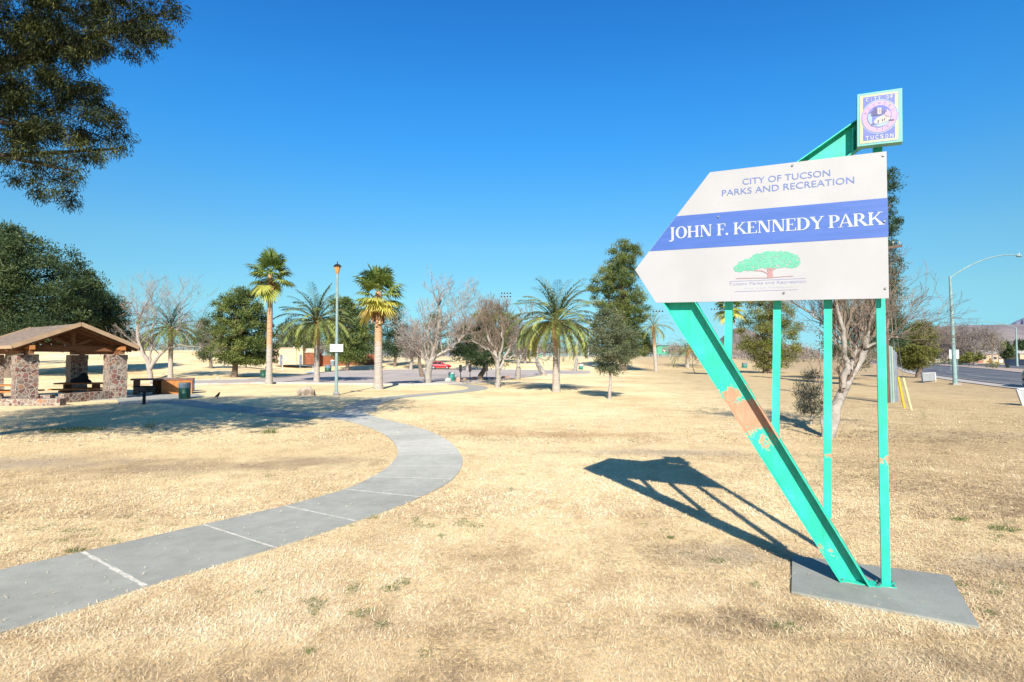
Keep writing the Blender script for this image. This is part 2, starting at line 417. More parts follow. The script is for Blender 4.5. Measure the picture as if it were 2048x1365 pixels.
near = gpts([(300, 772), (420, 770), (500, 768), (560, 768), (640, 769), (700, 770), (740, 770), (820, 771), (905, 769), (960, 766), (1010, 761), (1050, 756), (1085, 751), (1140, 750), (1180, 748)])
far = gpts([(300, 764), (420, 762), (500, 760), (560, 757), (620, 750), (660, 744), (720, 741), (790, 740), (870, 739), (950, 739), (1010, 740), (1060, 741), (1100, 742), (1150, 743), (1180, 744)])
nr_ = resample(near, 120); fr_ = resample(far, 120); K = 24
G = np.stack([nr_+(fr_-nr_)*k/(K-1) for k in range(K)], 0)
Gz = hgt(G[..., 0], G[..., 1])+.05
Vp = np.concatenate([G, Gz[..., None]], -1).reshape(-1, 3)
I, J = np.meshgrid(np.arange(K-1), np.arange(119), indexing='ij'); q = (I*120+J).ravel()
mb = MB().add(Vp, np.stack([q, q+1, q+121, q+120], 1))
def kerb_line(mb, P, z0=0, h=.14, w=.16, mi=0):
    for i in range(len(P)-1):
        a, b_ = P[i], P[i+1]
        za = float(hgt(*a)); zb = float(hgt(*b_)); mb.bar((a[0], a[1], za+h/2-.03+z0), (b_[0], b_[1], zb+h/2-.03+z0), w, h+.06, mi=mi)
struct('parking_lot', mb, M_LOT)
mb = MB(); kerb_line(mb, resample(near, 60)); kerb_line(mb, resample(far, 60))
strip(mb, [(440, 771.5), (500, 770), (545, 768.5)], .4, .2, mi=1); strip(mb, [(275, 774), (330, 772.3), (385, 771.5)], .4, .2, mi=1)
strip(mb, [(686, 741.2), (700, 741), (712, 740.8)], 1.3, .16, mi=2); strip(mb, [(617, 748.2), (630, 746.5)], 1.5, .16, mi=2)
struct('kerb', mb, [M_KERB, M_RED, M_BLUEP])

EDGE = np.array([(24, -40), (26, 0), (30.5, 20), (39, 43.4), (47.7, 61), (62, 87), (82, 118), (112, 170), (150, 235), (230, 370), (420, 700)], float)
def offset_line(P, o):
    d = np.gradient(P, axis=0); d /= np.linalg.norm(d, axis=1)[:, None]; return P+np.stack([d[:, 1], -d[:, 0]], 1)*o
ED = resample(smooth_px(EDGE, 6), 90)
def band(mb, o0, o1, z, mi=0, k0=0, k1=None):
    P = ED[k0:k1]; a = offset_line(P, o0); b_ = offset_line(P, o1); n = len(P)
    za = hgt(a[:, 0], a[:, 1])+z; zb = hgt(b_[:, 0], b_[:, 1])+z
    mb.add(np.vstack([np.column_stack([a, za]), np.column_stack([b_, zb])]), [[i, n+i, n+i+1, i+1] for i in range(n-1)], .5, mi)
mb = MB(); band(mb, .1, 12.4, .03); band(mb, 18.9, 30, .03)
for o in (3.0, 6.6, 9.6): band(mb, o, o+.25, .036, 1)
for o in (22, 26): band(mb, o, o+.25, .036, 1)
for k in range(0, 88, 2): band(mb, 4.1, 4.22, .037, 2, k, k+2)
struct('road', mb, [M_ROAD, M_TAR, mat('road_paint', (.5, .5, .48), (.4, .4, .38), 4)])
mb = MB(); kerb_line(mb, offset_line(ED, 0.0)); kerb_line(mb, offset_line(ED, 12.45)); kerb_line(mb, offset_line(ED, 18.85)); kerb_line(mb, offset_line(ED, 30.1))
struct('street_kerb', mb, M_KERB)
mb = MB(); band(mb, -1.7, -.1, .05); struct('sidewalk', mb, mat('sidewalk_concrete', (.42, .37, .33), (.34, .30, .27), 1.2))
mb = MB(); band(mb, 12.55, 18.75, .09); struct('median_strip', mb, mat('median_gravel', (.42, .31, .24), (.3, .22, .17), 8))
mb = MB(); band(mb, 30.2, 33, .05); struct('far_sidewalk', mb, mat('far_sidewalk_concrete', (.42, .37, .33), (.34, .30, .27), 1.2))

# ------------------------------------------------------------------ dry grass (blades)
def in_poly(P, poly):
    x, y = P[:, 0], P[:, 1]; c = np.zeros(len(P), bool); n = len(poly)
    for i in range(n):
        x0, y0 = poly[i]; x1, y1 = poly[(i+1) % n]
        if y0 == y1: continue
        c ^= ((y0 > y) != (y1 > y)) & (x < (x1-x0)*(y-y0)/(y1-y0)+x0)
    return c
SLABPX = [(1585, 1117), (1900, 1158), (1960, 1262), (1583, 1190)]
SLABXY = gpts(SLABPX)
def vnoise(P, s, seed):
    r = np.random.default_rng(seed); T = r.random((64, 64)); q = P/s; i = np.floor(q).astype(int); f = q-i; f = f*f*(3-2*f)
    g = lambda a, b: T[(i[:, 0]+a) % 64, (i[:, 1]+b) % 64]
    return (g(0, 0)*(1-f[:, 0])+g(1, 0)*f[:, 0])*(1-f[:, 1])+(g(0, 1)*(1-f[:, 0])+g(1, 1)*f[:, 0])*f[:, 1]
def grass_field(y0, y1, n, l0, l1, w0, h, seed):
    r = np.random.default_rng(seed)
    u = r.random(n); Y = 1/(1/y0-u*(1/y0-1/y1)) if y1 > y0*1.3 else y0+(y1-y0)*u      # denser near the camera
    X = (r.random(n)*2-1)*(Y*.95+1.0)
    P = np.column_stack([X, Y])
    onp_ = in_poly(P+r.normal(size=P.shape)*.014, PATHPOLY) | in_poly(P+r.normal(size=P.shape)*.012, SLABXY)
    keep = ~onp_ | (r.random(n) < .004)
    dens = .35+.75*vnoise(P, .28, 1)+.55*vnoise(P, 1.7, 2)-.1
    for p, rx, ry, k in PATCHW:
        d = np.hypot((P[:, 0]-p[0])/rx, (P[:, 1]-p[1])/ry); dens -= np.clip(1.4-d-.5*vnoise(P, .4, 31), 0, 1)*(.85 if k == 0 else .5)
    keep &= r.random(n) < dens
    kp = keep; P = P[keep]; n = len(P)
    a = r.random(n)*2*math.pi; el = np.abs(r.normal(0, .28, n))+.02
    L = l0+(l1-l0)*r.random(n)
    D = np.column_stack([np.cos(a)*np.cos(el), np.sin(a)*np.cos(el), np.sin(el)])
    base = np.column_stack([P, h*r.random(n)**2+np.where(onp_[kp], .03, 0)])
    side = np.column_stack([-np.sin(a), np.cos(a), np.zeros(n)])
    W = (w0*(.6+.8*r.random(n)))[:, None]
    D2 = D.copy(); D2[:, 2] -= .5*r.random(n); D2[:, :2] += r.normal(size=(n, 2))*.35
    mid = base+D*L[:, None]*.5; tip = mid+D2*L[:, None]*.5; tip[:, 2] = np.maximum(tip[:, 2], .004)
    V = np.stack([base-side*W/2, base+side*W/2, mid+side*W/2, mid-side*W/2, tip], 1).reshape(-1, 3)
    b = (np.arange(n)*5)[:, None]
    tone = .22+.32*vnoise(P, .19, 15)+.28*vnoise(P, .6, 5)+.22*vnoise(P, 2.5, 6)+r.normal(0, .14, n)
    tone = tone-.22*sst(2.5, 7, P[:, 0]-.12*P[:, 1])-.16*sst(.5, .8, vnoise(P, 3.1, 21))-.12*sst(6.5, 2.5, P[:, 1])  # right and foreground blades painted darker, in part for lens darkening; random patches too
    for p, rx, ry, k in PATCHW: tone -= np.clip(1.3-np.hypot((P[:, 0]-p[0])/rx, (P[:, 1]-p[1])/ry), 0, 1)*.22
    tone += (r.random(n) < .02)*r.uniform(-.5, .3, n)
    tone = np.clip(tone, 0, .93)
    gr = (vnoise(P, .22, 9)*vnoise(P, 1.1, 10) > .66) & (r.random(n) < .5); tone[gr] = 1.0
    return V, b+np.array([[0, 1, 2, 3]]), b+np.array([[3, 2, 4]]), tone
M_STRAW = leafmat('straw_blades', [(0, (.25, .175, .11)), (.22, (.47, .345, .205)), (.5, (.72, .565, .345)), (.8, (.86, .725, .49)), (.94, (.90, .81, .60)), (.97, (.17, .21, .07))], .3, .7)
mb = MB()
for args in ((2.6, 4.6, 330000, .025, .07, .0034, .016, 1), (4.6, 8, 300000, .025, .07, .005, .016, 2), (8, 15, 220000, .03, .075, .009, .016, 3), (15, 30, 110000, .04, .09, .018, .014, 4)):
    V, F4, F3, t = grass_field(*args); n0 = mb.n
    mb.add(V, F4, t); mb.f.append(F3+n0); mb.t.append(t); mb.m.append(np.zeros(len(F3), int))
solo('dry_grass', mb, M_STRAW, (0, 0, 0), 'short straw coloured dormant lawn grass over the open park', 'grass', kind='stuff')

# green weeds and tufts, each a thing
M_WEED = leafmat('weed_green', [(0, (.05, .09, .02)), (.5, (.09, .15, .035)), (1, (.17, .2, .06))], .3)
def weed(px, py, r, h, n, label, name='weed_tuft', cat='weed', kind=None):
    b = gp(px, py); rg = np.random.default_rng(int(px*7+py)); mb = MB()
    a = rg.random(n)*6.283; rr = r*np.sqrt(rg.random(n)); B = b+np.column_stack([np.cos(a)*rr, np.sin(a)*rr*.7, np.zeros(n)])
    D = rg.normal(size=(n, 3))*.5+[0, 0, 1.0]; L = h*(.5+.6*rg.random(n))
    D /= np.linalg.norm(D, axis=1)[:, None]
    mb.leaves(B+D*L[:, None]/2, D, L, np.clip(h*.06, .006, .010), rg, rg.random(n))
    solo(name, mb, M_WEED, b, label, cat, None if kind else 'green weeds scattered over the dry lawn', kind=kind)
weed(540, 867, .22, .2, 120, 'bright green leafy weed tuft near the bend of the walk')
weed(150, 862, .9, .13, 900, 'dark wide clump of weeds in the tree shade at left')
weed(300, 858, .15, .3, 40, 'thin upright weed in the tree shade right of the wide weed clump')
weed(150, 1103, .12, .04, 200, 'low green weed creeping over the left edge of the walk at the wide crack')
weed(1920, 1042, .12, .09, 90, 'small green weed on the brown lawn right of the sign posts')
weed(2008, 1062, .18, .09, 160, 'dark green weed patch near the right edge of the lawn')
weed(1341, 1078, .05, .05, 40, 'tiny green sprig in the lawn below the sign shadow')
weed(1570, 1258, .14, .05, 140, 'low green weed left of the concrete pad corner')
weed(1408, 818, .9, .06, 300, 'strip of fresh green grass beyond the sign shadow', name='green_grass', cat='grass', kind='stuff')
weed(780, 1180, .10, .04, 120, 'small green weed spot in the straw lawn beside the near walk')
weed(1848, 838, .06, .6, 7, 'lone dry upright stalk on the dirt right of the sign')

# ------------------------------------------------------------------ the park sign
PF = gp(1770, 1180); PF[2] = 0
UR = np.array([.888, -.460, 0]); UR /= np.linalg.norm(UR)          # along the board towards its right end
NF = np.array([UR[1], -UR[0], 0])                                  # towards the camera
UZ = np.array([0, 0, 1.])
def onp(px, py, off=0.0):
    d = ray(px, py); o = np.array([0, 0, CAMH]); q = PF+NF*off
    return o+d*(np.dot(q-o, NF)/np.dot(d, NF))
def poly_on(mb, P, off, mi=0, th=None):
    Q = [onp(a, b, off) for a, b in P]
    if th: mb.prism([q-NF*th for q in Q], NF*th, mi)
    else: mb.poly(Q, mi)
    return mb
M_TEALB = None
def teal(name, rust):
    m, n, b = newmat(name); b.inputs['Roughness'].default_value = .5
    tc = n.nodes.new('ShaderNodeTexCoord'); co = tc.outputs['Object']
    t1 = noise(n, 4, 7, co, .7); r = ramp(n, [(.25, (.012, .33, .215)), (.5, (.018, .43, .29)), (.78, (.05, .52, .375))]); n.links.new(t1.outputs[0], r.inputs[0])
    c = r.outputs[0]
    wob = noise(n, 7, 6, co, .65); wob2 = noise(n, 45, 4, co, .7)
    sp = n.nodes.new('ShaderNodeSeparateXYZ'); n.links.new(co, sp.inputs[0])
    for (z0, z1, k) in rust:                       # bands of bare primer between two heights, ragged edges, k = how solid
        zc, hw = (z0+z1)/2, (z1-z0)/2
        d = math_(n, 'DIVIDE', math_(n, 'ABSOLUTE', math_(n, 'SUBTRACT', sp.outputs[2], zc)), hw)
        v = math_(n, 'ADD', math_(n, 'SUBTRACT', 1.0, d), math_(n, 'MULTIPLY', math_(n, 'SUBTRACT', wob.outputs[0], .5+(1-k)*.35), 3.2))
        v = math_(n, 'MULTIPLY', math_(n, 'SUBTRACT', math_(n, 'ADD', v, math_(n, 'MULTIPLY', math_(n, 'SUBTRACT', wob2.outputs[0], .5), 1.2)), .25), 9, True)
        inside = math_(n, 'MULTIPLY', math_(n, 'SUBTRACT', 1.5, d), 25, True)
        v = math_(n, 'MULTIPLY', v, inside)
        pr = ramp(n, [(.35, (.37, .185, .105)), (.65, (.47, .25, .15))]); n.links.new(t1.outputs[0], pr.inputs[0])
        c = mix(n, v, c, pr.outputs[0])
    sc = math_(n, 'MULTIPLY', math_(n, 'SUBTRACT', math_(n, 'MULTIPLY', wob2.outputs[0], wob.outputs[0]), .39), 14, True)
    mp = n.nodes.new('ShaderNodeMapping'); mp.inputs['Scale'].default_value = (14, 14, .8); n.links.new(co, mp.inputs[0])
    stn = noise(n, 1.0, 5, mp.outputs[0], .6); sr = ramp(n, [(.3, (.70, .72, .72)), (.5, (1, 1, 1)), (.72, (1.25, 1.1, 1.12))]); n.links.new(stn.outputs[0], sr.inputs[0])
    c = mix(n, .8, c, sr.outputs[0], 'MULTIPLY')
    c = mix(n, sc, c, (.36, .17, .10))
    n.links.new(c, b.inputs['Base Color'])
    bp = n.nodes.new('ShaderNodeBump'); bp.inputs['Strength'].default_value = .25; bp.inputs['Distance'].default_value = .004
    n.links.new(wob2.outputs[0], bp.inputs['Height']); n.links.new(bp.outputs[0], b.inputs['Normal'])
    return m
zb1 = onp(1500, 775)[2]; zb0 = onp(1500, 885)[2]
zc1 = onp(1660, 1070)[2]; zc0 = onp(1660, 1130)[2]
M_BEAM = teal('teal_beam_paint', [(zb0, zb1, 1.0), (zc0, zc1, .35), (-.02, .045, .6)])
M_POSTS = teal('teal_post_paint', [(onp(1700, 930)[2], onp(1700, 898)[2], .45), (.0, .05, .6), (onp(1655, 882)[2], onp(1655, 858)[2], .15)])
M_TEAL = teal('teal_paint', [])
M_WHITE = mat('white_panel_enamel', (0.329, 0.320, 0.324), (0.308, 0.301, 0.303), 1.5, .55, lo=.4, hi=.6)
M_BAND = mat('blue_band_vinyl', (.042, .094, .30), (.054, .108, .33), 2.0, .5, stretch=(1, 1, 12))
M_LETW = mat('white_lettering', (0.385, 0.395, 0.406), (0.364, 0.380, 0.390), 8, .5)
M_LETB = mat('blue_lettering', (0.084, 0.126, 0.302), (0.105, 0.151, 0.315), 8, .5)
M_LETF = mat('faded_blue_lettering', (0.231, 0.231, 0.363), (0.275, 0.275, 0.385), 20, .6)
M_LETFF = mat('very_faded_lettering', (0.300, 0.320, 0.365), (0.330, 0.340, 0.375), 20, .6)
M_TG = mat('pale_green_print', (0.092, 0.336, 0.218), (0.118, 0.353, 0.244), 8, .5)
M_TB = mat('pale_brown_print', (0.300, 0.165, 0.160), (0.330, 0.200, 0.190), 8, .5)
M_BOLT = mat('galvanised_bolt', (.35, .36, .38), (.2, .2, .2), 30, .4, metal=.8)

sign = thing('park_sign', PF, 'tall arrow shaped white park sign with blue name band on leaning turquoise steel beam', 'park sign')
# pad
mb = MB(); top = np.array([(x, y, .035) for x, y in SLABXY])
mb.prism([(x, y, -.08) for x, y in SLABXY][::-1], (0, 0, .115)); solo('concrete_pad', mb, M_SLAB, (*SLABXY.mean(0), 0), 'grey concrete pad at the foot of the park sign', 'concrete pad')
# lower beam: a C channel, web at the back, flanges towards the viewer
def channel(name, a0, a1, b0, b1, mats, fl=.105, th=.012):
    # a0-a1 left edge, b0-b1 right edge (pixels), each bottom to top
    mb = MB()
    A0, A1, B0, B1 = [onp(*p, 0) for p in (a0, a1, b0, b1)]
    mb.prism([A0-NF*th, B0-NF*th, B1-NF*th, A1-NF*th], NF*th)
    for P, Q, s in ((A0, A1, 1), (B0, B1, -1)):
        d = (Q-P)/np.linalg.norm(Q-P); side = np.cross(NF, d); side = side*s if np.dot(side, (B0-A0)*s) > 0 else -side*s
        side = side/np.linalg.norm(side)
        o = -side*.0  # flange just outside the web
        mb.prism([P-NF*(th+.001), Q-NF*(th+.001), Q+NF*fl, P+NF*fl], -side*th)
    return mb
beam = channel('b', (1694, 1177), (1322, 592), (1745, 1177), (1386, 592), M_BEAM)
part('diagonal_beam', beam, M_BEAM, sign, label='turquoise steel channel leaning left with a long bare primer patch')
def flat_ch():
    mb = MB()
    T0, T1 = onp(1420, 453, -.03), onp(1798, 187, -.03); B0, B1 = onp(1420, 510, -.03), onp(1798, 243, -.03)
    mb.prism([T0, B0, B1, T1], -NF*.012)
    for P, Q, s in ((T0, T1, 1), (B0, B1, -1)):
        mb.prism([P-NF*.013, Q-NF*.013, Q+NF*.085, P+NF*.085], UZ*.012*s)
    P, Q = onp(1703, 262, -.03), onp(1703, 308, -.03)
    mb.prism([P, Q, Q+NF*.08, P+NF*.08], UR*.012)
    return mb
part('upper_beam', flat_ch(), M_TEAL, sign)
mb = MB(); P, Q = onp(1716, 288, -.02), onp(1800, 276, -.02); mb.bar(P, Q, .10, .075); part('emblem_bracket', mb, M_TEAL, sign)
# posts (square tubes); the short ones die on the beam
def post(xt, yt, xb, yb, w=.075, off=-.045):
    mb = MB(); a = onp(xb, yb, off); b = onp(xt, yt, off)
    if yb > 1150: a[2] = .036
    mb.bar(a, b, w, w, up=NF); part('post', mb, M_POSTS, sign)
post(1459, 560, 1456, 742); post(1556, 520, 1551, 884); post(1656, 500, 1655, 1035); post(1754, 260, 1772, 1184)
# board
BOFF = .11
BP = [(1420, 345), (1312, 606), (1778, 597), (1773, 303)]
mb = MB(); poly_on(mb, [(1420, 345), (1270, 540), (1312, 606), (1778, 597), (1773, 303)], BOFF, 0, .02)
board = part('sign_panel', mb, M_WHITE, sign)
def pt(px, py, off): return onp(px, py, off)
mb = MB(); poly_on(mb, [(1352.6, 433), (1298.8, 503), (1777, 474), (1775.5, 396)], BOFF+.002); part('blue_band', mb, M_BAND, board)

# --- lettering
def font_poly(text, **kw):
    cu = bpy.data.curves.new('t', 'FONT'); cu.body = text; cu.size = 1; cu.resolution_u = 3
    cu.space_character = kw.get('sp', 1.0); cu.offset = kw.get('bold', 0)
    ob = bpy.data.objects.new('t', cu); S.collection.objects.link(ob)
    dg = bpy.context.evaluated_depsgraph_get(); me = ob.evaluated_get(dg).to_mesh()
    V = np.array([v.co[:2] for v in me.vertices]); F = [list(p.vertices) for p in me.polygons]
    ob.evaluated_get(dg).to_mesh_clear(); bpy.data.objects.remove(ob); bpy.data.curves.remove(cu)
    return V, F
def put_text(mb, text, pl, pr, ptop, off, mi=0, cap=.7, **kw):
    # pl, pr: pixels of the baseline ends; ptop: pixel of the cap height above the left end
    V, F = font_poly(text, **kw); O = onp(*pl, off); E = onp(*pr, off); T = onp(*ptop, off)
    x0, x1 = V[:, 0].min(), V[:, 0].max(); H = T[2]-O[2]; capm = kw.get('capm', .73)
    P = O+np.outer((V[:, 0]-x0)/(x1-x0), E-O)+np.outer(V[:, 1]/capm, UZ*H)
    byk = {}
    for f in F: byk.setdefault(len(f), []).append(f)
    n0 = mb.n; first = True
    for k, fs in byk.items():
        if first: mb.add(P, fs, .5, mi); first = False
        else: mb.f.append(np.array(fs)+n0); mb.t.append(np.full(len(fs), .5)); mb.m.append(np.full(len(fs), mi, int))
    return mb
# serif capitals drawn as strokes on a unit cap height; w = thick stem, t = hairline
W_, T_, SF = .185, .06, .075
class Glyph:
    def __init__(s): s.P = []
    def q(s, *p): s.P.append(np.array(p, float)); return s
    def r(s, x0, y0, x1, y1): return s.q((x0, y0), (x1, y0), (x1, y1), (x0, y1))
    def foot(s, x0, x1, y, up=1):              # bracketed serif under/over a stem from x0 to x1
        a = SF; h = .045*up; k = .045
        return s.q((x0-a, y), (x1+a, y), (x1+a, y+h), (x1, y+h+k*up), (x0, y+h+k*up), (x0-a, y+h))
    def stem(s, x, y0=0, y1=1, w=W_, f0=True, f1=True):
        s.r(x, y0, x+w, y1)
        if f0: s.foot(x, x+w, y0, 1)
        if f1: s.foot(x, x+w, y1, -1)
        return s
    def ring(s, cx, cy, rx, ry, ix, iy, a0=0, a1=360, n=28, dx=0):
        A = np.radians(np.linspace(a0, a1, n+1))
        for a, b in zip(A[:-1], A[1:]):
            s.q((cx+rx*math.cos(a), cy+ry*math.sin(a)), (cx+rx*math.cos(b), cy+ry*math.sin(b)), (cx+dx+ix*math.cos(b), cy+iy*math.sin(b)), (cx+dx+ix*math.cos(a), cy+iy*math.sin(a)))
        return s
def glyphs():
    G = {}
    g = Glyph(); g.stem(.12, -.06, 1, f0=False); g.ring(.02, -.06, .285, .2, .10, .13, -95, 0, 8); g.ring(-.01, -.2, .06, .06, .001, .001, 0, 360, 8); G['J'] = (g, .46)
    g = Glyph(); g.ring(.46, .5, .45, .53, .245, .46); G['O'] = (g, .96)
    g = Glyph(); g.stem(.08).stem(.66).r(.2, .47, .7, .54); G['H'] = (g, .98)
    g = Glyph(); g.r(.12, 0, .19, 1); g.foot(.12, .19, 0, 1); g.q((.0, 1), (.0, .955), (.30, .955), (.34, 1)); g.q((.10, 1), (.34, 1), (.86, 0), (.64, 0)); g.r(.79, .03, .86, 1); g.foot(.79, .86, 1, -1); G['N'] = (g, 1.0)
    g = Glyph(); g.stem(.08, f1=False).r(.0, .945, .64, 1).q((.64, 1), (.58, .95), (.61, .74), (.655, .74)).r(.2, .49, .5, .545).q((.46, .62), (.46, .41), (.50, .41), (.50, .62)); G['F'] = (g, .66)
    g = Glyph(); g.ring(.1, .09, .105, .105, .001, .001, 0, 360, 10); G['.'] = (g, .26)
    g = Glyph(); g.stem(.08); g.q((.24, .45), (.31, .40), (.76, .955), (.67, .955)); g.r(.58, .955, .90, 1); g.q((.33, .60), (.42, .66), (.96, .03), (.72, .03)); g.r(.62, 0, 1.02, .045); G['K'] = (g, 1.0)
    g = Glyph(); g.stem(.08, f0=False, f1=False).r(.0, .945, .66, 1).r(.0, 0, .70, .055).r(.2, .485, .5, .54); g.q((.66, 1), (.60, .95), (.63, .76), (.675, .76)).q((.70, 0), (.63, .05), (.68, .26), (.73, .26)).q((.47, .61), (.47, .41), (.51, .41), (.51, .61)); G['E'] = (g, .76)
    g = Glyph(); g.stem(.08, f0=False, f1=False); g.r(0, 0, .4, .05).r(0, .95, .4, 1); g.ring(.38, .5, .50, .50, .29, .44, -90, 90, 16); G['D'] = (g, .93)
    g = Glyph(); g.stem(.36, 0, .5, f1=False); g.q((.0, .955), (.24, .955), (.55, .46), (.37, .46)); g.q((.44, .50), (.52, .46), (.82, .955), (.74, .955)); g.r(-.04, .955, .34, 1).r(.62, .955, .92, 1); G['Y'] = (g, .86)
    g = Glyph(); g.stem(.08, f1=False).r(0, .95, .4, 1).r(.2, .43, .38, .485); g.ring(.36, .715, .36, .285, .155, .23, -90, 90, 14); G['P'] = (g, .76)
    g = Glyph(); g.q((.44, 1.03), (.53, 1.03), (.92, .03), (.70, .03)); g.q((.44, 1.03), (.49, .93), (.17, .03), (.09, .03)); g.r(.22, .30, .68, .355).r(-.02, 0, .30, .045).r(.60, 0, 1.0, .045); G['A'] = (g, .95)
    g = Glyph(); g.stem(.08, f1=False).r(0, .95, .4, 1).r(.2, .45, .36, .505); g.ring(.36, .725, .35, .275, .15, .22, -90, 90, 14); g.q((.32, .47), (.52, .47), (.95, .0), (.70, .0)); g.r(.66, 0, .99, .045); G['R'] = (g, .93)
    return G
GL = glyphs()
def serif_line(mb, text, pl, pr, h0px, h1px, off, mi=0):
    x = 0; items = []; prev = ''
    for ch in text:
        if ch == ' ': x += .34; prev = ''; continue
        g, adv = GL[ch]
        if ch == 'A' and prev == 'P': x -= .13
        prev = ch; items += [(P+[x, 0]) for P in g.P]; x += adv*.985
    O = onp(*pl, off); E = onp(*pr, off); H0 = onp(pl[0], pl[1]-h0px, off)[2]-O[2]; H1 = onp(pr[0], pr[1]-h1px, off)[2]-E[2]
    for k, P in enumerate(items):
        t = P[:, 0]/(x-.02); H = H0+(H1-H0)*t
        mb.poly(O+np.outer(t, E-O)+np.outer(P[:, 1]*H, UZ)+NF*(.0001*(k % 9)), mi)
mb = MB(); serif_line(mb, 'JOHN F. KENNEDY PARK', (1340, 478), (1768, 449.4), 22.5, 26, BOFF+.004); part('name_lettering', mb, M_LETW, board)
mb = MB()
put_text(mb, 'CITY OF TUCSON', (1485, 370), (1660.5, 352.2), (1485, 357.3), BOFF+.003); part('department_lettering', mb, M_LETB, board); mb = MB()
put_text(mb, 'PARKS AND RECREATION', (1444, 392.7), (1708.5, 366.6), (1444, 380), BOFF+.003)
part('department_lettering', mb, M_LETB, board)
mb = MB()
put_text(mb, 'Tucson Parks and Recreation', (1458, 571.2), (1612, 565.3), (1458, 565.4), BOFF+.003)
def line(mb, a, b, wpx, mi=0, off=BOFF+.003):
    poly_on(mb, [(a[0], a[1]-wpx/2), (a[0], a[1]+wpx/2), (b[0], b[1]+wpx/2), (b[0], b[1]-wpx/2)], off, mi)
line(mb, (1458.7, 563.2), (1612, 556.8), .9); line(mb, (1470, 583.6), (1597, 579.4), .8)
rg = np.random.default_rng(3); xx = 1489
while xx < 1587:                                   # second line of lettering, weathered to pale dashes
    l = rg.uniform(2, 4.5); yy = 578.2-(xx-1489)*.038
    if rg.random() < .8: poly_on(mb, [(xx, yy-rg.uniform(1.5, 3.6)), (xx, yy), (xx+l*.6, yy-.04), (xx+l*.6, yy-rg.uniform(1.5, 3.0))], BOFF+.003, 1)
    xx += l+1.2
part('caption_lettering', mb, [M_LETF, M_LETFF], board)
mb = MB(); rg = np.random.default_rng(5)
def in_crown(x, y):
    return any(((x-cx)/rx)**2+((y-cy)/ry)**2 < 1 for cx, cy, rx, ry in ((1500, 530, 24, 11), (1480, 537, 13, 6), (1525, 521, 26, 15), (1552, 520, 27, 17), (1580, 522, 20, 14), (1590, 527, 10, 8), (1540, 510, 16, 7), (1566, 508, 14, 6)))
k = 0
for i in range(1500):
    x, y = rg.uniform(1464, 1602), rg.uniform(501, 545)
    if not in_crown(x, y): continue
    r = rg.uniform(1.5, 3.4); a0 = rg.random()*6; A = a0+np.arange(6)/6*6.283
    rr = r*rg.uniform(.6, 1.1, 6)
    poly_on(mb, [(x+q*math.cos(a), y-q*.75*math.sin(a)) for a, q in zip(A, rr)][::1], BOFF+.0025+.000003*(k % 400)); k += 1
for P in ([(1534, 556), (1547, 555.3), (1545, 546), (1546, 541), (1553, 537), (1549, 536), (1545, 539), (1543.5, 535), (1540, 536), (1540.5, 542), (1537, 536.5), (1533, 537), (1536, 545)],):
    Q = [onp(a, b, BOFF+.0042) for a, b in P]; c = sum(Q)/len(Q)
    for i in range(len(Q)): mb.poly([c, Q[i], Q[(i+1) % len(Q)]], 1)
for a, b in (((1535.5, 548), (1531, 545)), ((1531, 545), (1523, 541.8)), ((1523, 541.8), (1509, 541.5))): line(mb, a, b, 1.9, 1, BOFF+.0043)
for a, b in (((1472, 557.6), (1500, 556.4)), ((1500, 556.4), (1536, 556.2)), ((1536, 556.2), (1560, 554)), ((1560, 554), (1587, 552.2))): line(mb, a, b, 1.0, 1, BOFF+.0043)
part('tree_print', mb, [M_TG, M_TB], board)
for bx, by in ((1767, 311), (1437, 434), (1769, 443), (1585, 331), (1771, 577), (1568, 586)):
    mb = MB(); c = onp(bx, by, BOFF); mb.tube([c+NF*.001, c+NF*.012], .011, 8); part('bolt', mb, M_BOLT, board)

# weld collars and anchor bolts where the steel meets the pad
for c0, w0 in (((onp(1694, 1177)+onp(1745, 1177))/2, .34), (onp(1772, 1184, -.045), .16)):
    c = np.array([c0[0], c0[1], .041]); pl = MB().box(c, (w0, .15, .010), [UR, NF, UZ]); bp_ = part('base_plate', pl, M_POSTS, sign)
    for sx in (-1, 1):
        for sy in (-1, 1): q = c+UR*sx*(w0/2-.022)+NF*sy*.055; part('anchor_bolt', MB().tube([q, q+UZ*.022], .011, 6), M_BOLT, bp_)
# --- emblem panel on top
EOFF = .15
def EP(u, v, off=EOFF):                      # unit square of the emblem panel -> world
    tl, tr, br, bl = [onp(*p, EOFF) for p in ((1714.6, 189.3), (1804.3, 176.4), (1805.3, 283.2), (1714.6, 293.5))]
    return (tl*(1-u)*(1-v)+tr*u*(1-v)+br*u*v+bl*(1-u)*v)+NF*(off-EOFF)
M_CY = mat('pale_turquoise_frame', (0.113, 0.324, 0.297), (0.149, 0.351, 0.279), 6, .5); M_CR = mat('cream_print', (0.370, 0.370, 0.210), (0.360, 0.380, 0.280), 9, .6)
M_EB = mat('periwinkle_print', (0.100, 0.120, 0.340), (0.125, 0.145, 0.360), 6, .6); M_PK = mat('pink_print', (0.374, 0.230, 0.317), (0.374, 0.264, 0.326), 9, .6)
M_LB = mat('pale_blue_print', (0.210, 0.290, 0.370), (0.250, 0.320, 0.380), 9, .6); M_DK = mat('dark_print', (0.060, 0.048, 0.108), (0.120, 0.090, 0.132), 9, .6)
M_BG = mat('beige_print', (0.330, 0.310, 0.280), (0.360, 0.330, 0.300), 9, .6)
mb = MB(); C4 = [EP(0, 0), EP(0, 1), EP(1, 1), EP(1, 0)]; mb.prism([c-NF*.10 for c in C4], NF*.10)
em = part('emblem_panel', mb, M_CY, sign)
mb = MB(); R4 = lambda u0, v0, u1, v1, off: [EP(u0, v0, off), EP(u0, v1, off), EP(u1, v1, off), EP(u1, v0, off)]
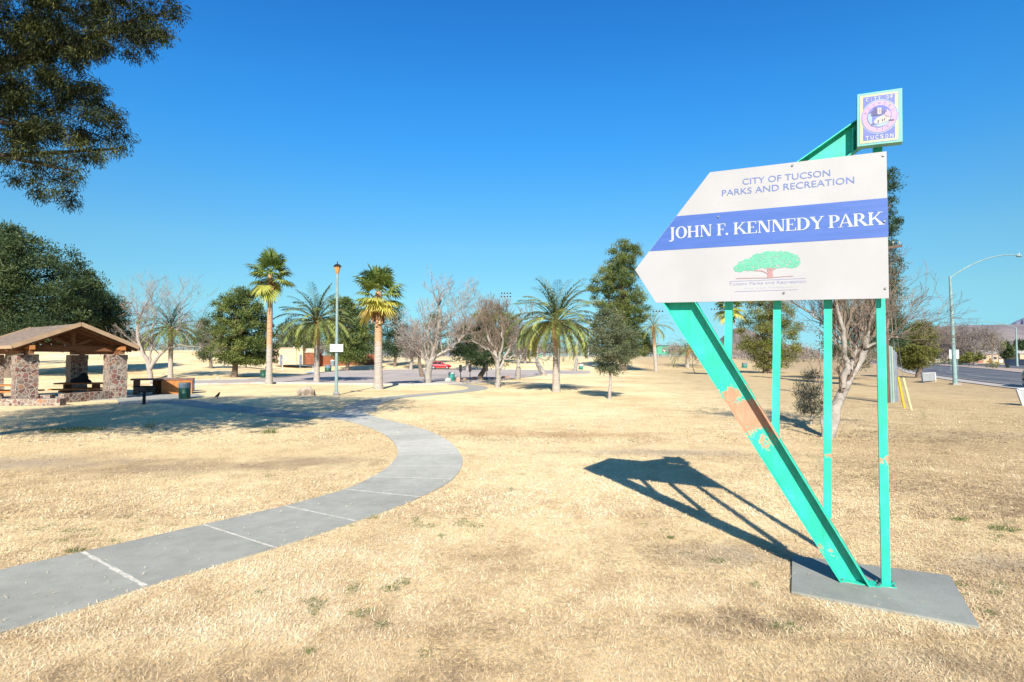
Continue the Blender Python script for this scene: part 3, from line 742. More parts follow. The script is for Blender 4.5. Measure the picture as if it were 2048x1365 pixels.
mb.poly(R4(.045, .035, .925, .965, EOFF+.001), 3); mb.poly(R4(.055, .042, .915, .958, EOFF+.002), 0); mb.poly(R4(.13, .08, .84, .91, EOFF+.003), 1)
def ell(mb, cu, cv, ru, rv, off, mi, n=40, iu=0, iv=0):
    for k in range(n):
        a, b = k/n*6.28319, (k+1)/n*6.28319
        if iu: mb.poly([EP(cu+iu*math.cos(a), cv+iv*math.sin(a), off), EP(cu+iu*math.cos(b), cv+iv*math.sin(b), off), EP(cu+ru*math.cos(b), cv+rv*math.sin(b), off), EP(cu+ru*math.cos(a), cv+rv*math.sin(a), off)], mi)
        else: mb.poly([EP(cu, cv, off), EP(cu+ru*math.cos(a), cv+rv*math.sin(a), off), EP(cu+ru*math.cos(b), cv+rv*math.sin(b), off)], mi)
cu, cv = .495, .48
ell(mb, cu, cv, .415, .325, EOFF+.004, 4); ell(mb, cu, cv, .395, .307, EOFF+.005, 3); ell(mb, cu, cv, .385, .299, EOFF+.006, 2); ell(mb, cu, cv, .275, .212, EOFF+.007, 3); ell(mb, cu, cv, .268, .205, EOFF+.008, 1)
E9 = EOFF+.009
pe = lambda P, mi, off=E9: mb.poly([EP(u, v, off) for u, v in P][::-1], mi)
pe([(.24, .42), (.33, .40), (.33, .62), (.42, .66), (.40, .67), (.28, .60), (.235, .52)], 4)        # pale sky at left
pe([(.34, .60), (.44, .50), (.60, .46), (.74, .52), (.73, .58), (.50, .62)], 6); pe([(.40, .64), (.52, .62), (.72, .59), (.64, .66), (.52, .68), (.44, .67)], 4)
pe([(.66, .36), (.74, .42), (.76, .50), (.66, .52), (.60, .47)], 2)
pe([(.45, .32), (.54, .32), (.54, .44), (.45, .44)], 6, E9+.001)
rg = np.random.default_rng(8)
for u, v0, v1, wd in ((.31, .38, .45, .016), (.345, .36, .45, .018), (.375, .31, .44, .016), (.405, .30, .45, .020), (.44, .34, .45, .014), (.50, .34, .42, .012), (.555, .36, .43, .02), (.60, .38, .44, .018), (.64, .37, .42, .014), (.36, .58, .62, .022), (.46, .55, .60, .024), (.55, .54, .58, .026), (.60, .53, .57, .02)):
    pe([(u, v0), (u+wd, v0), (u+wd, v1), (u, v1)], 5, E9+.002)
pe([(.30, .45), (.56, .455), (.56, .462), (.30, .458)], 5, E9+.002); pe([(.70, .565), (.82, .575), (.82, .588), (.70, .58)], 5, E9+.003); pe([(.31, .62), (.36, .615), (.36, .625), (.31, .632)], 5, E9+.003)
part('emblem_print', mb, [M_CR, M_EB, M_PK, M_EB, M_LB, M_DK, M_BG], em)
mb = MB()
def letter(ch, u, v, wu, hv, rot, mi, off=EOFF+.0045, bold=.02):
    if mi: off = EOFF+.0068
    V, F = font_poly(ch, bold=bold); x0, x1 = V[:, 0].min(), V[:, 0].max()
    X = (V[:, 0]-(x0+x1)/2)/max(x1-x0, .35)*wu; Y = (V[:, 1]-.36)/.73*hv
    # rotate in real proportion (panel is wu:hv in unit space; aspect of the panel ~ .77)
    as_ = .80; c, s_ = math.cos(rot), math.sin(rot); Xr = X*c-Y/as_*s_*1.0; Yr = X*as_*s_+Y*c
    P = np.array([EP(u+a, v-b, off) for a, b in zip(Xr, Yr)])
    byk = {}
    for f in F: byk.setdefault(len(f), []).append(f)
    n0 = mb.n; first = True
    for k, fs in byk.items():
        if first: mb.add(P, fs, .5, mi); first = False
        else: mb.f.append(np.array(fs)+n0); mb.t.append(np.full(len(fs), .5)); mb.m.append(np.full(len(fs), mi, int))
for i, ch in enumerate('CITY OF'):
    if ch != ' ': letter(ch, .225+i*.0875*1.04, .125+.007, .052 if ch != 'I' else .02, .07, 0, 0)
for i, ch in enumerate('TUCSON'): letter(ch, .225+i*.108, .862, .07, .075, 0, 0)
for i, ch in enumerate('FOUNDED'):
    a = math.radians(158-i*(136/6)); letter(ch, cu+.328*math.cos(a), cv-.252*math.sin(a), .052, .05, a-math.pi/2, 1, bold=0)
for i, ch in enumerate('1775'):
    a = math.radians(-122+i*22); letter(ch, cu+.328*math.cos(a), cv-.252*math.sin(a), .045 if ch != '1' else .02, .05, a+math.pi/2, 1, bold=0)
part('emblem_lettering', mb, [M_LETW, M_EB], em)

# ------------------------------------------------------------------ trees
M_BARK = mat('grey_bark', (.20, .15, .11), (.11, .08, .06), 9, .95, .6, 20, stretch=(3, 3, .6))
M_BARKL = mat('pale_grey_bark', (.36, .31, .27), (.22, .19, .165), 7, .95, .5, 20, stretch=(3, 3, .8))
M_WHITEW = mat('white_bark', (.33, .295, .255), (.20, .175, .15), 5, .9, .4, 20)
M_TWIG = mat('bare_twigs', (.20, .15, .11), (.13, .098, .075), 2, .95)
M_TWIGL = mat('pale_twigs', (.27, .225, .185), (.18, .145, .12), 2, .95)
M_TWIGR = mat('reddish_twigs', (.28, .16, .12), (.18, .11, .09), 2, .95)
L_PINE = leafmat('pine_needles', [(0, (.02, .038, .012)), (.35, (.05, .08, .02)), (.7, (.115, .145, .034)), (1, (.20, .21, .055))], .2)
L_PINED = leafmat('dark_pine_needles', [(0, (.018, .038, .022)), (.5, (.035, .066, .03)), (1, (.075, .11, .045))], .2)
L_MESQ = leafmat('mesquite_leaves', [(0, (.012, .026, .012)), (.45, (.028, .052, .02)), (.8, (.06, .09, .03)), (1, (.10, .12, .045))], .22)
L_OLIVE = leafmat('olive_leaves', [(0, (.05, .065, .03)), (.5, (.095, .115, .055)), (1, (.17, .18, .10))], .25)
L_YELG = leafmat('yellow_green_leaves', [(0, (.055, .065, .012)), (.5, (.13, .14, .03)), (1, (.22, .21, .05))], .25)
L_GREYG = leafmat('grey_green_leaves', [(0, (.05, .06, .045)), (.5, (.11, .12, .085)), (1, (.19, .19, .14))], .2)
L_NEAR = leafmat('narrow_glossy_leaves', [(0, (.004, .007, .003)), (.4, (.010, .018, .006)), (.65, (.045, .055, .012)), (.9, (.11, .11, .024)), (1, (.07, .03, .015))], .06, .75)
L_FAN = leafmat('fan_palm_leaves', [(0, (.11, .16, .04)), (.4, (.22, .27, .06)), (.65, (.42, .40, .08)), (.9, (.62, .52, .11)), (1, (.45, .30, .13))], .35, .5)
L_DATE = leafmat('date_palm_leaves', [(0, (.09, .13, .05)), (.35, (.17, .22, .075)), (.6, (.28, .32, .09)), (1, (.46, .44, .14))], .3, .5)
L_TWIGLEAF = leafmat('dry_seed_clusters', [(0, (.16, .12, .085)), (.5, (.27, .21, .15)), (1, (.40, .33, .25))], .2)

def palm_trunk_mat(name, zsplit):
    m, n, b = newmat(name); b.inputs['Roughness'].default_value = .9
    co = n.nodes.new('ShaderNodeTexCoord').outputs['Object']; sp = n.nodes.new('ShaderNodeSeparateXYZ'); n.links.new(co, sp.inputs[0])
    t = noise(n, 4, 4, co); mp = n.nodes.new('ShaderNodeMapping'); mp.inputs['Scale'].default_value = (1, 1, 9); n.links.new(co, mp.inputs[0])
    t2 = noise(n, 2, 3, mp.outputs[0])
    v = math_(n, 'ADD', math_(n, 'DIVIDE', math_(n, 'SUBTRACT', sp.outputs[2], zsplit), .5), math_(n, 'MULTIPLY', math_(n, 'SUBTRACT', t.outputs[0], .5), 3), True)
    lo = ramp(n, [(.35, (.25, .215, .18)), (.65, (.36, .315, .265))]); n.links.new(t2.outputs[0], lo.inputs[0])
    hi = ramp(n, [(.35, (.27, .15, .075)), (.65, (.43, .27, .15))]); n.links.new(t2.outputs[0], hi.inputs[0])
    n.links.new(mix(n, v, lo.outputs[0], hi.outputs[0]), b.inputs['Base Color'])
    bp = n.nodes.new('ShaderNodeBump'); bp.inputs['Strength'].default_value = .7; bp.inputs['Distance'].default_value = .04
    n.links.new(t2.outputs[0], bp.inputs['Height']); n.links.new(bp.outputs[0], b.inputs['Normal']); return m

def rad_at(prof, z):
    return np.interp(z, prof[:, 0], prof[:, 1]), np.interp(z, prof[:, 0], prof[:, 2])
def crown_clumps(rg, prof, yc, df, n, cr, surf=.45):
    prof = np.array(sorted(prof)); zs = np.linspace(prof[0, 0], prof[-1, 0], 60); xl, xr = rad_at(prof, zs); wgt = np.maximum(xr-xl, .05)**1.6; wgt /= wgt.sum()
    z = rg.choice(zs, n, p=wgt)+rg.normal(0, .1, n); xl, xr = rad_at(prof, z); c = (xl+xr)/2; R = np.maximum((xr-xl)/2-cr*.35, .05)
    a = rg.random(n)*6.283; rr = rg.random(n)**surf
    x = c+R*rr*np.cos(a); y = yc+R*df*rr*np.sin(a)
    z = np.clip(z, prof[0, 0]+cr*.3, prof[-1, 0]-cr*.35)
    return np.column_stack([x, y, z])
def clump_leaves(mb, rg, C, cr, k, l, wd, flat=.65, up=.4, tvar=.5):
    n = len(C); N = n*k
    cen = np.repeat(C, k, 0); cs = np.repeat(cr*(.6+.7*rg.random(n)), k)
    d = rg.normal(size=(N, 3)); d /= np.linalg.norm(d, axis=1)[:, None]; r = rg.random(N)**.6*1.1
    P = cen+d*(r*cs)[:, None]*[1, 1, flat]
    D = d+rg.normal(size=(N, 3))*.5+[0, 0, up]
    tone = np.clip(np.repeat(.15+tvar*rg.random(n), k)+rg.random(N)*.35, 0, 1)
    mb.leaves(P, D, l*(.6+.8*rg.random(N)), wd*(.7+.6*rg.random(N)), rg, tone)
def pxprof(P, Y):
    out = []
    for py, a, b in P:
        l = at(a, py, Y); r = at(b, py, Y); out.append((l[2], l[0], r[0]))
    return out
def leafy_tree(name, base, prof_px, label, cat='tree', group=None, seed=0, leaf=None, bark=None, ncl=60, cr=.9, k=120, l=.22, wd=.08, df=1.0, trunk=.22, lean=0,
               surf=.45, flat=.65, up=.4, limbs=9, crown_name='crown', tone=.5, yoff=0):
    rg = np.random.default_rng(seed+100); Y = base[1]+yoff
    t = thing(name, base, label, cat, group); prof = pxprof(prof_px, Y)
    C = crown_clumps(rg, prof, Y, df, ncl, cr, surf); mb = MB(); clump_leaves(mb, rg, C, cr, k, l, wd, flat, up, tone)
    zt = max(p[0] for p in prof); zb = min(p[0] for p in prof); cx = np.mean([(p[1]+p[2])/2 for p in prof])
    tb = MB(); H = base[2]+(zt-base[2])*.85
    pts = [np.array(base)-[0, 0, .1]]
    for s in (.1, .25, .45, .7, 1):
        q = np.array(base)*(1-s)+np.array([cx+lean, Y, H])*s; q[:2] += rg.normal(0, trunk*.7, 2)*(s > .15); q[2] = base[2]+(H-base[2])*s; pts.append(q)
    rad = trunk*np.array([1.35, 1.0, .85, .7, .4, .1]); tb.tube(pts, rad, 9)
    idx = rg.choice(len(C), min(limbs, len(C)), replace=False)
    for i in idx:
        s = rg.uniform(.25, .8); p0 = np.array([np.interp(s, [0, .1, .25, .45, .7, 1], [p[q] for p in pts]) for q in range(3)]); e = C[i]
        m_ = (p0+e)/2+rg.normal(0, .15, 3)*np.linalg.norm(e-p0)*.5
        tb.tube([p0, m_, e], [trunk*.42, trunk*.25, .02], 5, cap=False)
    part('trunk', tb, bark or M_BARK, t, True); part(crown_name, mb, leaf or L_PINE, t)
    return t

def grow(rg, p, d, L, r, depth, out, spread=.55, up=.12, nk=(2, 4), wob=.16, shrink=.72):
    ns = 3; pos = [p]
    for i in range(ns):
        d = d+rg.normal(0, wob, 3)+np.array([0, 0, up]); d /= np.linalg.norm(d); q = p+d*L/ns
        r1 = r*(1-.12*(1 if depth else 2.2)); out.append((p, q, r, r1, depth)); p = q; r = r1; pos.append(p)
    if depth == 0: return
    k = rg.integers(nk[0], nk[1]+1)
    for j in range(k):
        ax = rg.normal(size=3); ax -= d*np.dot(ax, d); ax /= np.linalg.norm(ax)+1e-9
        a = spread*rg.uniform(.5, 1.4); dd = d*math.cos(a)+ax*math.sin(a)
        st = pos[-1] if j < 2 else pos[rg.integers(1, 3)]
        grow(rg, st, dd, L*shrink*rg.uniform(.75, 1.2), r*.62, depth-1, out, spread, up, nk, wob, shrink)
def bare_tree(name, base, box, label, group=None, seed=0, depth=5, trunk=.16, stems=1, twig=None, bark=None, nk=(2, 3), spread=.55, up=.1, tipr=.012, wob=.16, clear=.25, leafn=0, shrink=.74, cat='tree', sl=.25):
    # box: (pxl, pxr, pytop) target extents in the photograph at the tree's own distance
    rg = np.random.default_rng(seed+500); out = []
    Y = base[1]; t = thing(name, base, label, cat, group)
    xl, xr = at(box[0], box[2], Y)[0], at(box[1], box[2], Y)[0]; zt = at(box[0], box[2], Y)[2]; H = zt-base[2]
    for s in range(stems):
        a = s/stems*6.283+rg.random() if stems > 2 else (0 if s else math.pi); tilt = sl if stems > 1 else 0.05
        d = np.array([math.cos(a)*tilt, math.sin(a)*tilt*.6, 1.]); d /= np.linalg.norm(d)
        p0 = np.zeros(3); p1 = np.array([0, 0, 1.])*H*clear*(.5 if stems > 1 else 1)
        if s == 0: out.append((p0, p1, trunk*1.25, trunk, depth+1))
        grow(rg, p1, d, H*.30, trunk*.8 if stems == 1 else trunk*.65, depth, out, spread, up, nk, wob, shrink)
    A = np.array([o[0] for o in out]); B = np.array([o[1] for o in out]); ra = np.array([o[2] for o in out]); rb = np.array([o[3] for o in out]); dp = np.array([o[4] for o in out])
    q = np.percentile(B[:, 0], [2, 98]); zq = np.percentile(B[:, 2], 99.5)
    want = (xl-base[0], xr-base[0])
    def fx(P):
        P = P.copy(); zz = np.clip(P[:, 2]/zq, 0, 1)**.5
        c = (want[0]+want[1])/2; s_ = (want[1]-want[0])/(q[1]-q[0]); c0 = (q[0]+q[1])/2
        P[:, 0] = P[:, 0]*(1-zz)+((P[:, 0]-c0)*s_+c)*zz; P[:, 1] *= s_*zz+(1-zz); P[:, 2] *= H/zq; return P+base
    A, B = fx(A), fx(B); ra = np.maximum(ra, tipr); rb = np.maximum(rb, tipr)
    big = dp >= depth-1
    m1 = MB(); m1.segs(A[big], B[big], ra[big], rb[big], 7)
    m2 = MB(); m2.segs(A[~big], B[~big], ra[~big], rb[~big], 3)
    part('trunk', m1, bark or M_BARKL, t, True); part('branches', m2, twig or M_TWIG, t)
    if leafn:
        m3 = MB(); i = rg.integers(0, (dp == 0).sum(), leafn); P = B[dp == 0][i]+rg.normal(0, .12, (leafn, 3)); m3.leaves(P, rg.normal(size=(leafn, 3)), .12, .05, rg, rg.random(leafn)); part('dry_leaves', m3, L_TWIGLEAF, t)
    return t

# --- fan palms
def fan_palm(base, cpx, R, label, seed, w0, w1, nf=34, droopy=1.0, split=.36, yel=.7):
    rg = np.random.default_rng(seed); Y = base[1]; c = at(*cpx, Y); t = thing('fan_palm', base, label, 'palm tree', 'palm trees in the park')
    H = c[2]-base[2]; mb = MB(); zz = np.array([-.1, .15, .6, 1.6, H*.5, H*.85, H-R*.1]); rr = np.array([w0*1.08, w0, w0*.9, w0*.8, (w0*.5+w1*.5)*.92, w1, w1])/2
    pts = [(base[0]+(c[0]-base[0])*max(z, 0)/H, base[1], base[2]+z) for z in zz]; mb.tube(pts, rr, 14)
    part('trunk', mb, palm_trunk_mat('fan_palm_bark', H*split), t, True)
    mb = MB(); dead = MB()
    for i in range(nf):
        f = (i+.5)/nf; el = math.radians(88-128*f**.95+rg.normal(0, 9)); a = i*2.39996+rg.normal(0, .15)
        h = np.array([math.cos(a), math.sin(a), 0]); d = h*math.cos(el)+UZ*math.sin(el)
        pl = R*(.30+.26*rg.random()); o = c+UZ*(-.35*R*f)
        hub = o+d*pl-UZ*pl*.12*max(0, math.cos(el))
        mb.bar(o, hub, .035, .025)
        side = np.cross(d, UZ); side /= np.linalg.norm(side)+1e-9; nrm = np.cross(side, d)
        blade = R*(.46+.14*rg.random()); K = 22; tn = np.clip(.10+yel*f**1.8+rg.normal(0, .10), 0, .95)
        for j in range(K):
            b = math.radians(-115+230*j/(K-1)); e = d*math.cos(b)+side*math.sin(b)
            e = e*1.0-UZ*(.12+.1*f)*droopy+nrm*rg.normal(0, .05); e /= np.linalg.norm(e)
            Lb = blade*(.72+.28*math.cos(b*.6))*rg.uniform(.85, 1.05); m1 = hub+e*Lb*.55; tip = m1+(e-UZ*.55*droopy*rg.uniform(.6, 1.3))*Lb*.42
            pr = np.cross(e, nrm); pr /= np.linalg.norm(pr)+1e-9; w_ = .055*R/1.8
            mb.add([hub, m1+pr*w_, m1-pr*w_, tip], [[0, 1, 3, 2]], tn+rg.normal(0, .05))
    for i in range(70):                       # dead leaves hanging against the trunk below the crown
        a = rg.random()*6.283; h = np.array([math.cos(a), math.sin(a), 0]); z0 = -.30*R-.55*R*rg.random()
        p = c+UZ*z0+h*w1*.5; q = p+h*R*rg.uniform(.02, .16)-UZ*R*rg.uniform(.2, .5); s_ = np.array([-h[1], h[0], 0])*.07
        dead.add([p-s_, p+s_, q+s_*1.3, q-s_*1.3], [[0, 1, 2, 3]], rg.random())
    part('fronds', mb, L_FAN, t); part('dead_skirt', dead, M_DEADF, t); return t
M_DEADF = leafmat('dead_palm_leaves', [(0, (.17, .09, .05)), (.5, (.36, .2, .1)), (1, (.52, .34, .18))], .15)
def date_palm(base, cpx, R, label, seed, w0, w1, nf=80, split=.5, nl=34, eln=-26, group='palm trees in the park', simple=False):
    rg = np.random.default_rng(seed); Y = base[1]; c = at(*cpx, Y); t = thing('date_palm', base, label, 'palm tree', group)
    H = c[2]-base[2]; mb = MB(); zz = np.array([-.1, .2, .8, H*.5, H*.75, H*.86, H*.95, H]); rr = np.array([w0*1.1, w0, w0*.88, w0*.82, w0*.86, w1*1.15, w1*1.25, w1*.7])/2
    mb.tube([(base[0]+(c[0]-base[0])*max(z, 0)/H, base[1], base[2]+z) for z in zz], rr, 14)
    part('trunk', mb, palm_trunk_mat('date_palm_bark', H*split), t, True)
    mb = MB(); st = MB()
    for i in range(nf):
        f = (i+.5)/nf; el = math.radians(86-(86-eln)*f**.8+rg.normal(0, 5)); a = i*2.39996+rg.normal(0, .12)
        h = np.array([math.cos(a), math.sin(a), 0]); L = R*rg.uniform(1.1, 1.3)*(1.05 if f < .7 else .92); n = 12
        p = c+h*.12*R*f-UZ*.12*R*f; P = [p]; e = el; curv = math.radians(52+28*rg.random())*(.40+.7*math.cos(el*.8))
        for s in range(n): e -= curv/n*(0.5+1.1*s/n); p = p+(h*math.cos(e)+UZ*math.sin(e))*L/n; P.append(p)
        P = np.array(P); st.tube(P, np.linspace(.035, .008, n+1), 3, cap=False)
        sd = np.array([-h[1], h[0], 0]); tn = np.clip(.15+.45*f+rg.normal(0, .16), 0, .85)
        u = np.linspace(.16, 1, nl)*n; k = np.minimum(u.astype(int), n-1); fr = (u-k)[:, None]; Q = P[k]*(1-fr)+P[k+1]*fr; T = P[k+1]-P[k]; T /= np.linalg.norm(T, axis=1)[:, None]
        ll = L*.19*np.sin(np.linspace(.35, 2.75, nl))**.6
        for sg in (-1, 1):
            D = T*.75+sd*sg*.8+UZ*.1+rg.normal(0, .1, (nl, 3)); D /= np.linalg.norm(D, axis=1)[:, None]; D2 = D-UZ*.35
            mb.leaves(Q+D2*ll[:, None]*.5, D2, ll, .065*R/2.2, rg, np.clip(tn+rg.normal(0, .07, nl), 0, 1), side=np.tile(UZ+T[0]*.01, (nl, 1)))
    part('fronds', mb, L_DATE, t); part('frond_stalks', st, mat('orange_frond_stalks', (.22, .19, .06), (.15, .13, .04), 3), t); return t

fan_palm(gp(538, 769), (541, 540), 2.25, 'tallest slim fan palm with a tufted green crown, left of the date palm', 11, .62, .38, split=.30, yel=.45)
fan_palm(gp(756.5, 779), (757, 577), 2.3, 'stout fan palm with yellow lower leaves right of the park lamp', 12, .72, .46, split=.42, yel=.8)
date_palm(gp(633.5, 766), (634, 640), 2.75, 'date palm behind the park lamp, between the two fan palms', 21, .58, .44, split=.55)
date_palm(gp(1112.5, 784), (1113, 640), 2.55, 'large date palm in front of the tall pine with whitish trunk', 22, .56, .56, split=.55)
date_palm(gp(341, 757.5), (342, 655), 2.5, 'date palm behind the leafless tree near the pavilion', 23, .55, .5, nf=50, split=.9, group=None)
date_palm(gpy(402, 105), (402, 655), 3.4, 'faraway date palm between the leafless tree and the left pine', 24, .7, .6, nf=40, nl=14, split=.9, group=None)
date_palm(gpy(1312, 95), (1306, 652), 2.6, 'date palm half hidden behind the right side of the tall pine', 25, .7, .6, nf=40, nl=16, group=None)
date_palm(gpy(1374, 110), (1376, 700), 3.6, 'short date palm seen left of the turquoise leaning beam', 26, .9, .8, nf=40, nl=16, eln=-10, group=None)
fan_palm(gpy(1455, 70), (1460, 604), 2.4, 'fan palm crown just under the lower edge of the sign panel', 27, .7, .5)
date_palm(gpy(1985, 210), (1985, 675), 4.6, 'green palm beyond the street near the far houses', 28, .7, .55, nf=36, nl=12, eln=-25, group=None)

# --- pines and other green trees
G_T = 'green trees around the park'
leafy_tree('pine_tree', gp(468, 755), [(577, 478, 500), (590, 452, 522), (605, 428, 534), (625, 421, 540), (655, 413, 542), (680, 418, 545), (700, 415, 560), (718, 432, 556), (727, 450, 540)],
           'dense dark green pine left of the tallest fan palm', group=G_T, seed=1, ncl=300, cr=.72, k=150, l=.24, wd=.09, trunk=.3, tone=.6, surf=0.55)
leafy_tree('pine_tree', gpy(423, 78), [(640, 398, 420), (660, 393, 430), (690, 391, 435), (712, 393, 430), (722, 398, 425)], 'smaller pine standing left of the dense dark green pine', group=G_T, seed=2, ncl=60, cr=.8, k=120, l=.26, wd=.08, trunk=.2, leaf=L_OLIVE)
leafy_tree('shrub', gpy(492, 88), [(712, 478, 512), (720, 473, 520), (729, 476, 518)], 'low rounded green shrub behind the tallest fan palm', cat='shrub', seed=3, ncl=24, cr=.8, k=100, l=.25, wd=.09, trunk=.1, limbs=3)
leafy_tree('pine_tree', gp(1245, 742), [(480, 1236, 1258), (492, 1222, 1278), (510, 1205, 1290), (535, 1195, 1283), (550, 1178, 1285), (585, 1172, 1290), (610, 1185, 1300), (640, 1200, 1302), (670, 1215, 1306), (700, 1205, 1312), (714, 1225, 1300)],
           'tallest broad pine behind the big date palm, left of the sign', group=G_T, seed=4, ncl=420, cr=1.0, k=130, l=.36, wd=.10, trunk=.6, limbs=22, df=.8, surf=0.6, leaf=L_PINE, tone=.6)
leafy_tree('young_oak', gp(1219, 798), [(618, 1200, 1232), (632, 1182, 1258), (660, 1174, 1275), (690, 1172, 1282), (715, 1176, 1283), (735, 1190, 1262), (750, 1208, 1232)],
           'small grey green tree with slim trunk in front of the tall pine', group=G_T, seed=5, leaf=L_OLIVE, bark=M_BARKL, ncl=170, cr=.40, k=120, l=.105, wd=.045, trunk=.085, tone=.6)
leafy_tree('evergreen_tree', gp(695, 742), [(596, 672, 700), (612, 655, 722), (630, 650, 730), (660, 645, 740), (690, 650, 745), (715, 665, 745), (724, 680, 735)],
           'bright green tree behind the park lamp beside the brown wall', group=G_T, seed=6, ncl=150, cr=1.2, k=130, l=.4, wd=.14, trunk=.3, leaf=L_PINE, df=.8)
leafy_tree('evergreen_tree', gpy(790, 112), [(612, 776, 800), (630, 765, 812), (655, 760, 818), (690, 762, 815), (718, 770, 812)],
           'loose grey green pine right of the stout fan palm', group=G_T, seed=7, ncl=90, cr=1.3, k=80, l=.42, wd=.12, trunk=.3, leaf=L_PINED)
leafy_tree('evergreen_tree', gpy(735, 118), [(616, 706, 740), (635, 700, 765), (670, 700, 770), (712, 705, 765)], 'dark pine crown between the park lamp and the stout fan palm', group=G_T, seed=8, ncl=90, cr=1.5, k=80, l=.45, wd=.14, trunk=.3, leaf=L_PINED)
leafy_tree('evergreen_tree', gpy(590, 135), [(650, 560, 615), (670, 545, 640), (692, 545, 650), (712, 560, 640)], 'wide low olive tree rising behind the restroom building', group=G_T, seed=9, ncl=120, cr=1.7, k=90, l=.5, wd=.18, trunk=.3, leaf=L_OLIVE)
leafy_tree('pepper_tree', gp(961, 762), [(640, 935, 975), (655, 915, 1000), (680, 900, 1020), (705, 895, 1028), (725, 910, 1032), (733, 930, 1030)], 'low dark spreading tree behind the three black post grills', group=G_T, seed=10,
           leaf=L_MESQ, ncl=150, cr=.75, k=110, l=.22, wd=.07, trunk=.27, flat=.5)
leafy_tree('evergreen_tree', gpy(985, 125), [(612, 965, 1010), (620, 945, 1030), (640, 935, 1042), (680, 935, 1045), (705, 940, 1040)], 'round topped olive tree behind the brown leafless tree', group=G_T, seed=11, ncl=130, cr=1.6, k=100, l=.5, wd=.16, trunk=.35, leaf=L_YELG)
leafy_tree('evergreen_tree', gpy(868, 122), [(628, 855, 890), (650, 838, 900), (690, 840, 900), (715, 850, 890)], 'dusty green tree behind the tall leaning leafless tree', group=G_T, seed=12, ncl=50, cr=1.4, k=80, l=.45, wd=.14, trunk=.3, leaf=L_OLIVE)
leafy_tree('mesquite_tree', gpy(20, 62), [(452, -30, 35), (468, -80, 72), (490, -110, 140), (520, -140, 160), (560, -150, 170), (620, -150, 178), (670, -130, 170), (695, -90, 110)],
           'huge dark green feathery tree at the left edge behind the pavilion', group=G_T, seed=13, leaf=L_MESQ, ncl=640, cr=1.2, k=130, l=.30, wd=.11, trunk=.5, df=.7, limbs=20, up=.5, tone=.55, surf=0.6)
leafy_tree('mesquite_tree', gpy(165, 72), [(542, 158, 186), (570, 135, 215), (600, 115, 240), (630, 100, 255), (660, 100, 264), (690, 110, 262), (703, 150, 245)],
           'feathery green tree sloping down right behind the pavilion roof', group=G_T, seed=14, leaf=L_MESQ, ncl=340, cr=1.15, k=130, l=.30, wd=.11, trunk=.35, df=.8, limbs=14, tone=.6, surf=0.6)
leafy_tree('mesquite_tree', gpy(-210, 70), [(440, -260, -160), (500, -330, -110), (620, -360, -90), (690, -330, -100)], 'dark tree mostly beyond the left edge behind the pavilion', group=G_T, seed=15, leaf=L_MESQ, ncl=120, cr=1.8, k=70, l=.5, wd=.15, trunk=.5)
leafy_tree('yellow_green_pine', gp(1532, 747), [(590, 1505, 1560), (605, 1490, 1585), (630, 1480, 1598), (660, 1476, 1605), (695, 1478, 1600), (722, 1490, 1590), (738, 1510, 1565)],
           'wide yellow green pine seen between the two left sign posts', group=G_T, seed=16, leaf=L_YELG, ncl=240, cr=0.95, k=120, l=.3, wd=.08, trunk=.4, df=.8, tone=.55)
leafy_tree('yellow_green_pine', gpy(1836, 64), [(638, 1846, 1850), (655, 1820, 1862), (680, 1800, 1873), (705, 1795, 1872), (722, 1800, 1862), (738, 1810, 1845)],
           'olive green pine at the street side right of the sign', group=G_T, seed=17, leaf=L_YELG, ncl=150, cr=0.7, k=120, l=.26, wd=.07, trunk=.25, tone=.5)
leafy_tree('slender_pine', gpy(1762, 44), [(335, 1776, 1788), (350, 1768, 1795), (385, 1766, 1800), (408, 1775, 1783), (425, 1765, 1790), (445, 1765, 1808), (470, 1765, 1800), (500, 1768, 1785), (520, 1755, 1806), (550, 1740, 1800), (600, 1730, 1800), (650, 1730, 1815), (690, 1735, 1805)],
           'tall ragged pine standing half hidden behind the right edge of the sign', group=G_T, seed=18, leaf=L_PINED, ncl=170, cr=.6, k=120, l=.2, wd=.06, trunk=.22, tone=.5)
leafy_tree('shrub', gp(1622, 850), [(742, 1612, 1632), (760, 1595, 1645), (785, 1588, 1652), (810, 1592, 1650), (832, 1602, 1642)], 'wispy green shrub left of the leaning trunk behind the sign', cat='shrub', seed=19, leaf=L_GREYG, bark=M_BARKL,
           ncl=70, cr=.24, k=70, l=.10, wd=.014, trunk=.03, up=1.0, limbs=8)
leafy_tree('creosote_bush', gpy(1938, 140), [(705, 1925, 1955), (715, 1915, 1962), (725, 1922, 1958)], 'olive bush on the median strip', cat='shrub', seed=20, leaf=L_YELG, ncl=20, cr=1.2, k=80, l=.5, wd=.2, trunk=.1, limbs=3)

leafy_tree('evergreen_tree', gpy(1700, 58), [(585, 1680, 1730), (605, 1655, 1770), (640, 1640, 1795), (680, 1640, 1800), (715, 1655, 1780), (735, 1680, 1750)], 'olive tree directly behind the big leaning leafless tree', group=G_T, seed=31, leaf=L_OLIVE, ncl=120, cr=.9, k=90, l=.28, wd=.09, trunk=.3, df=.7)
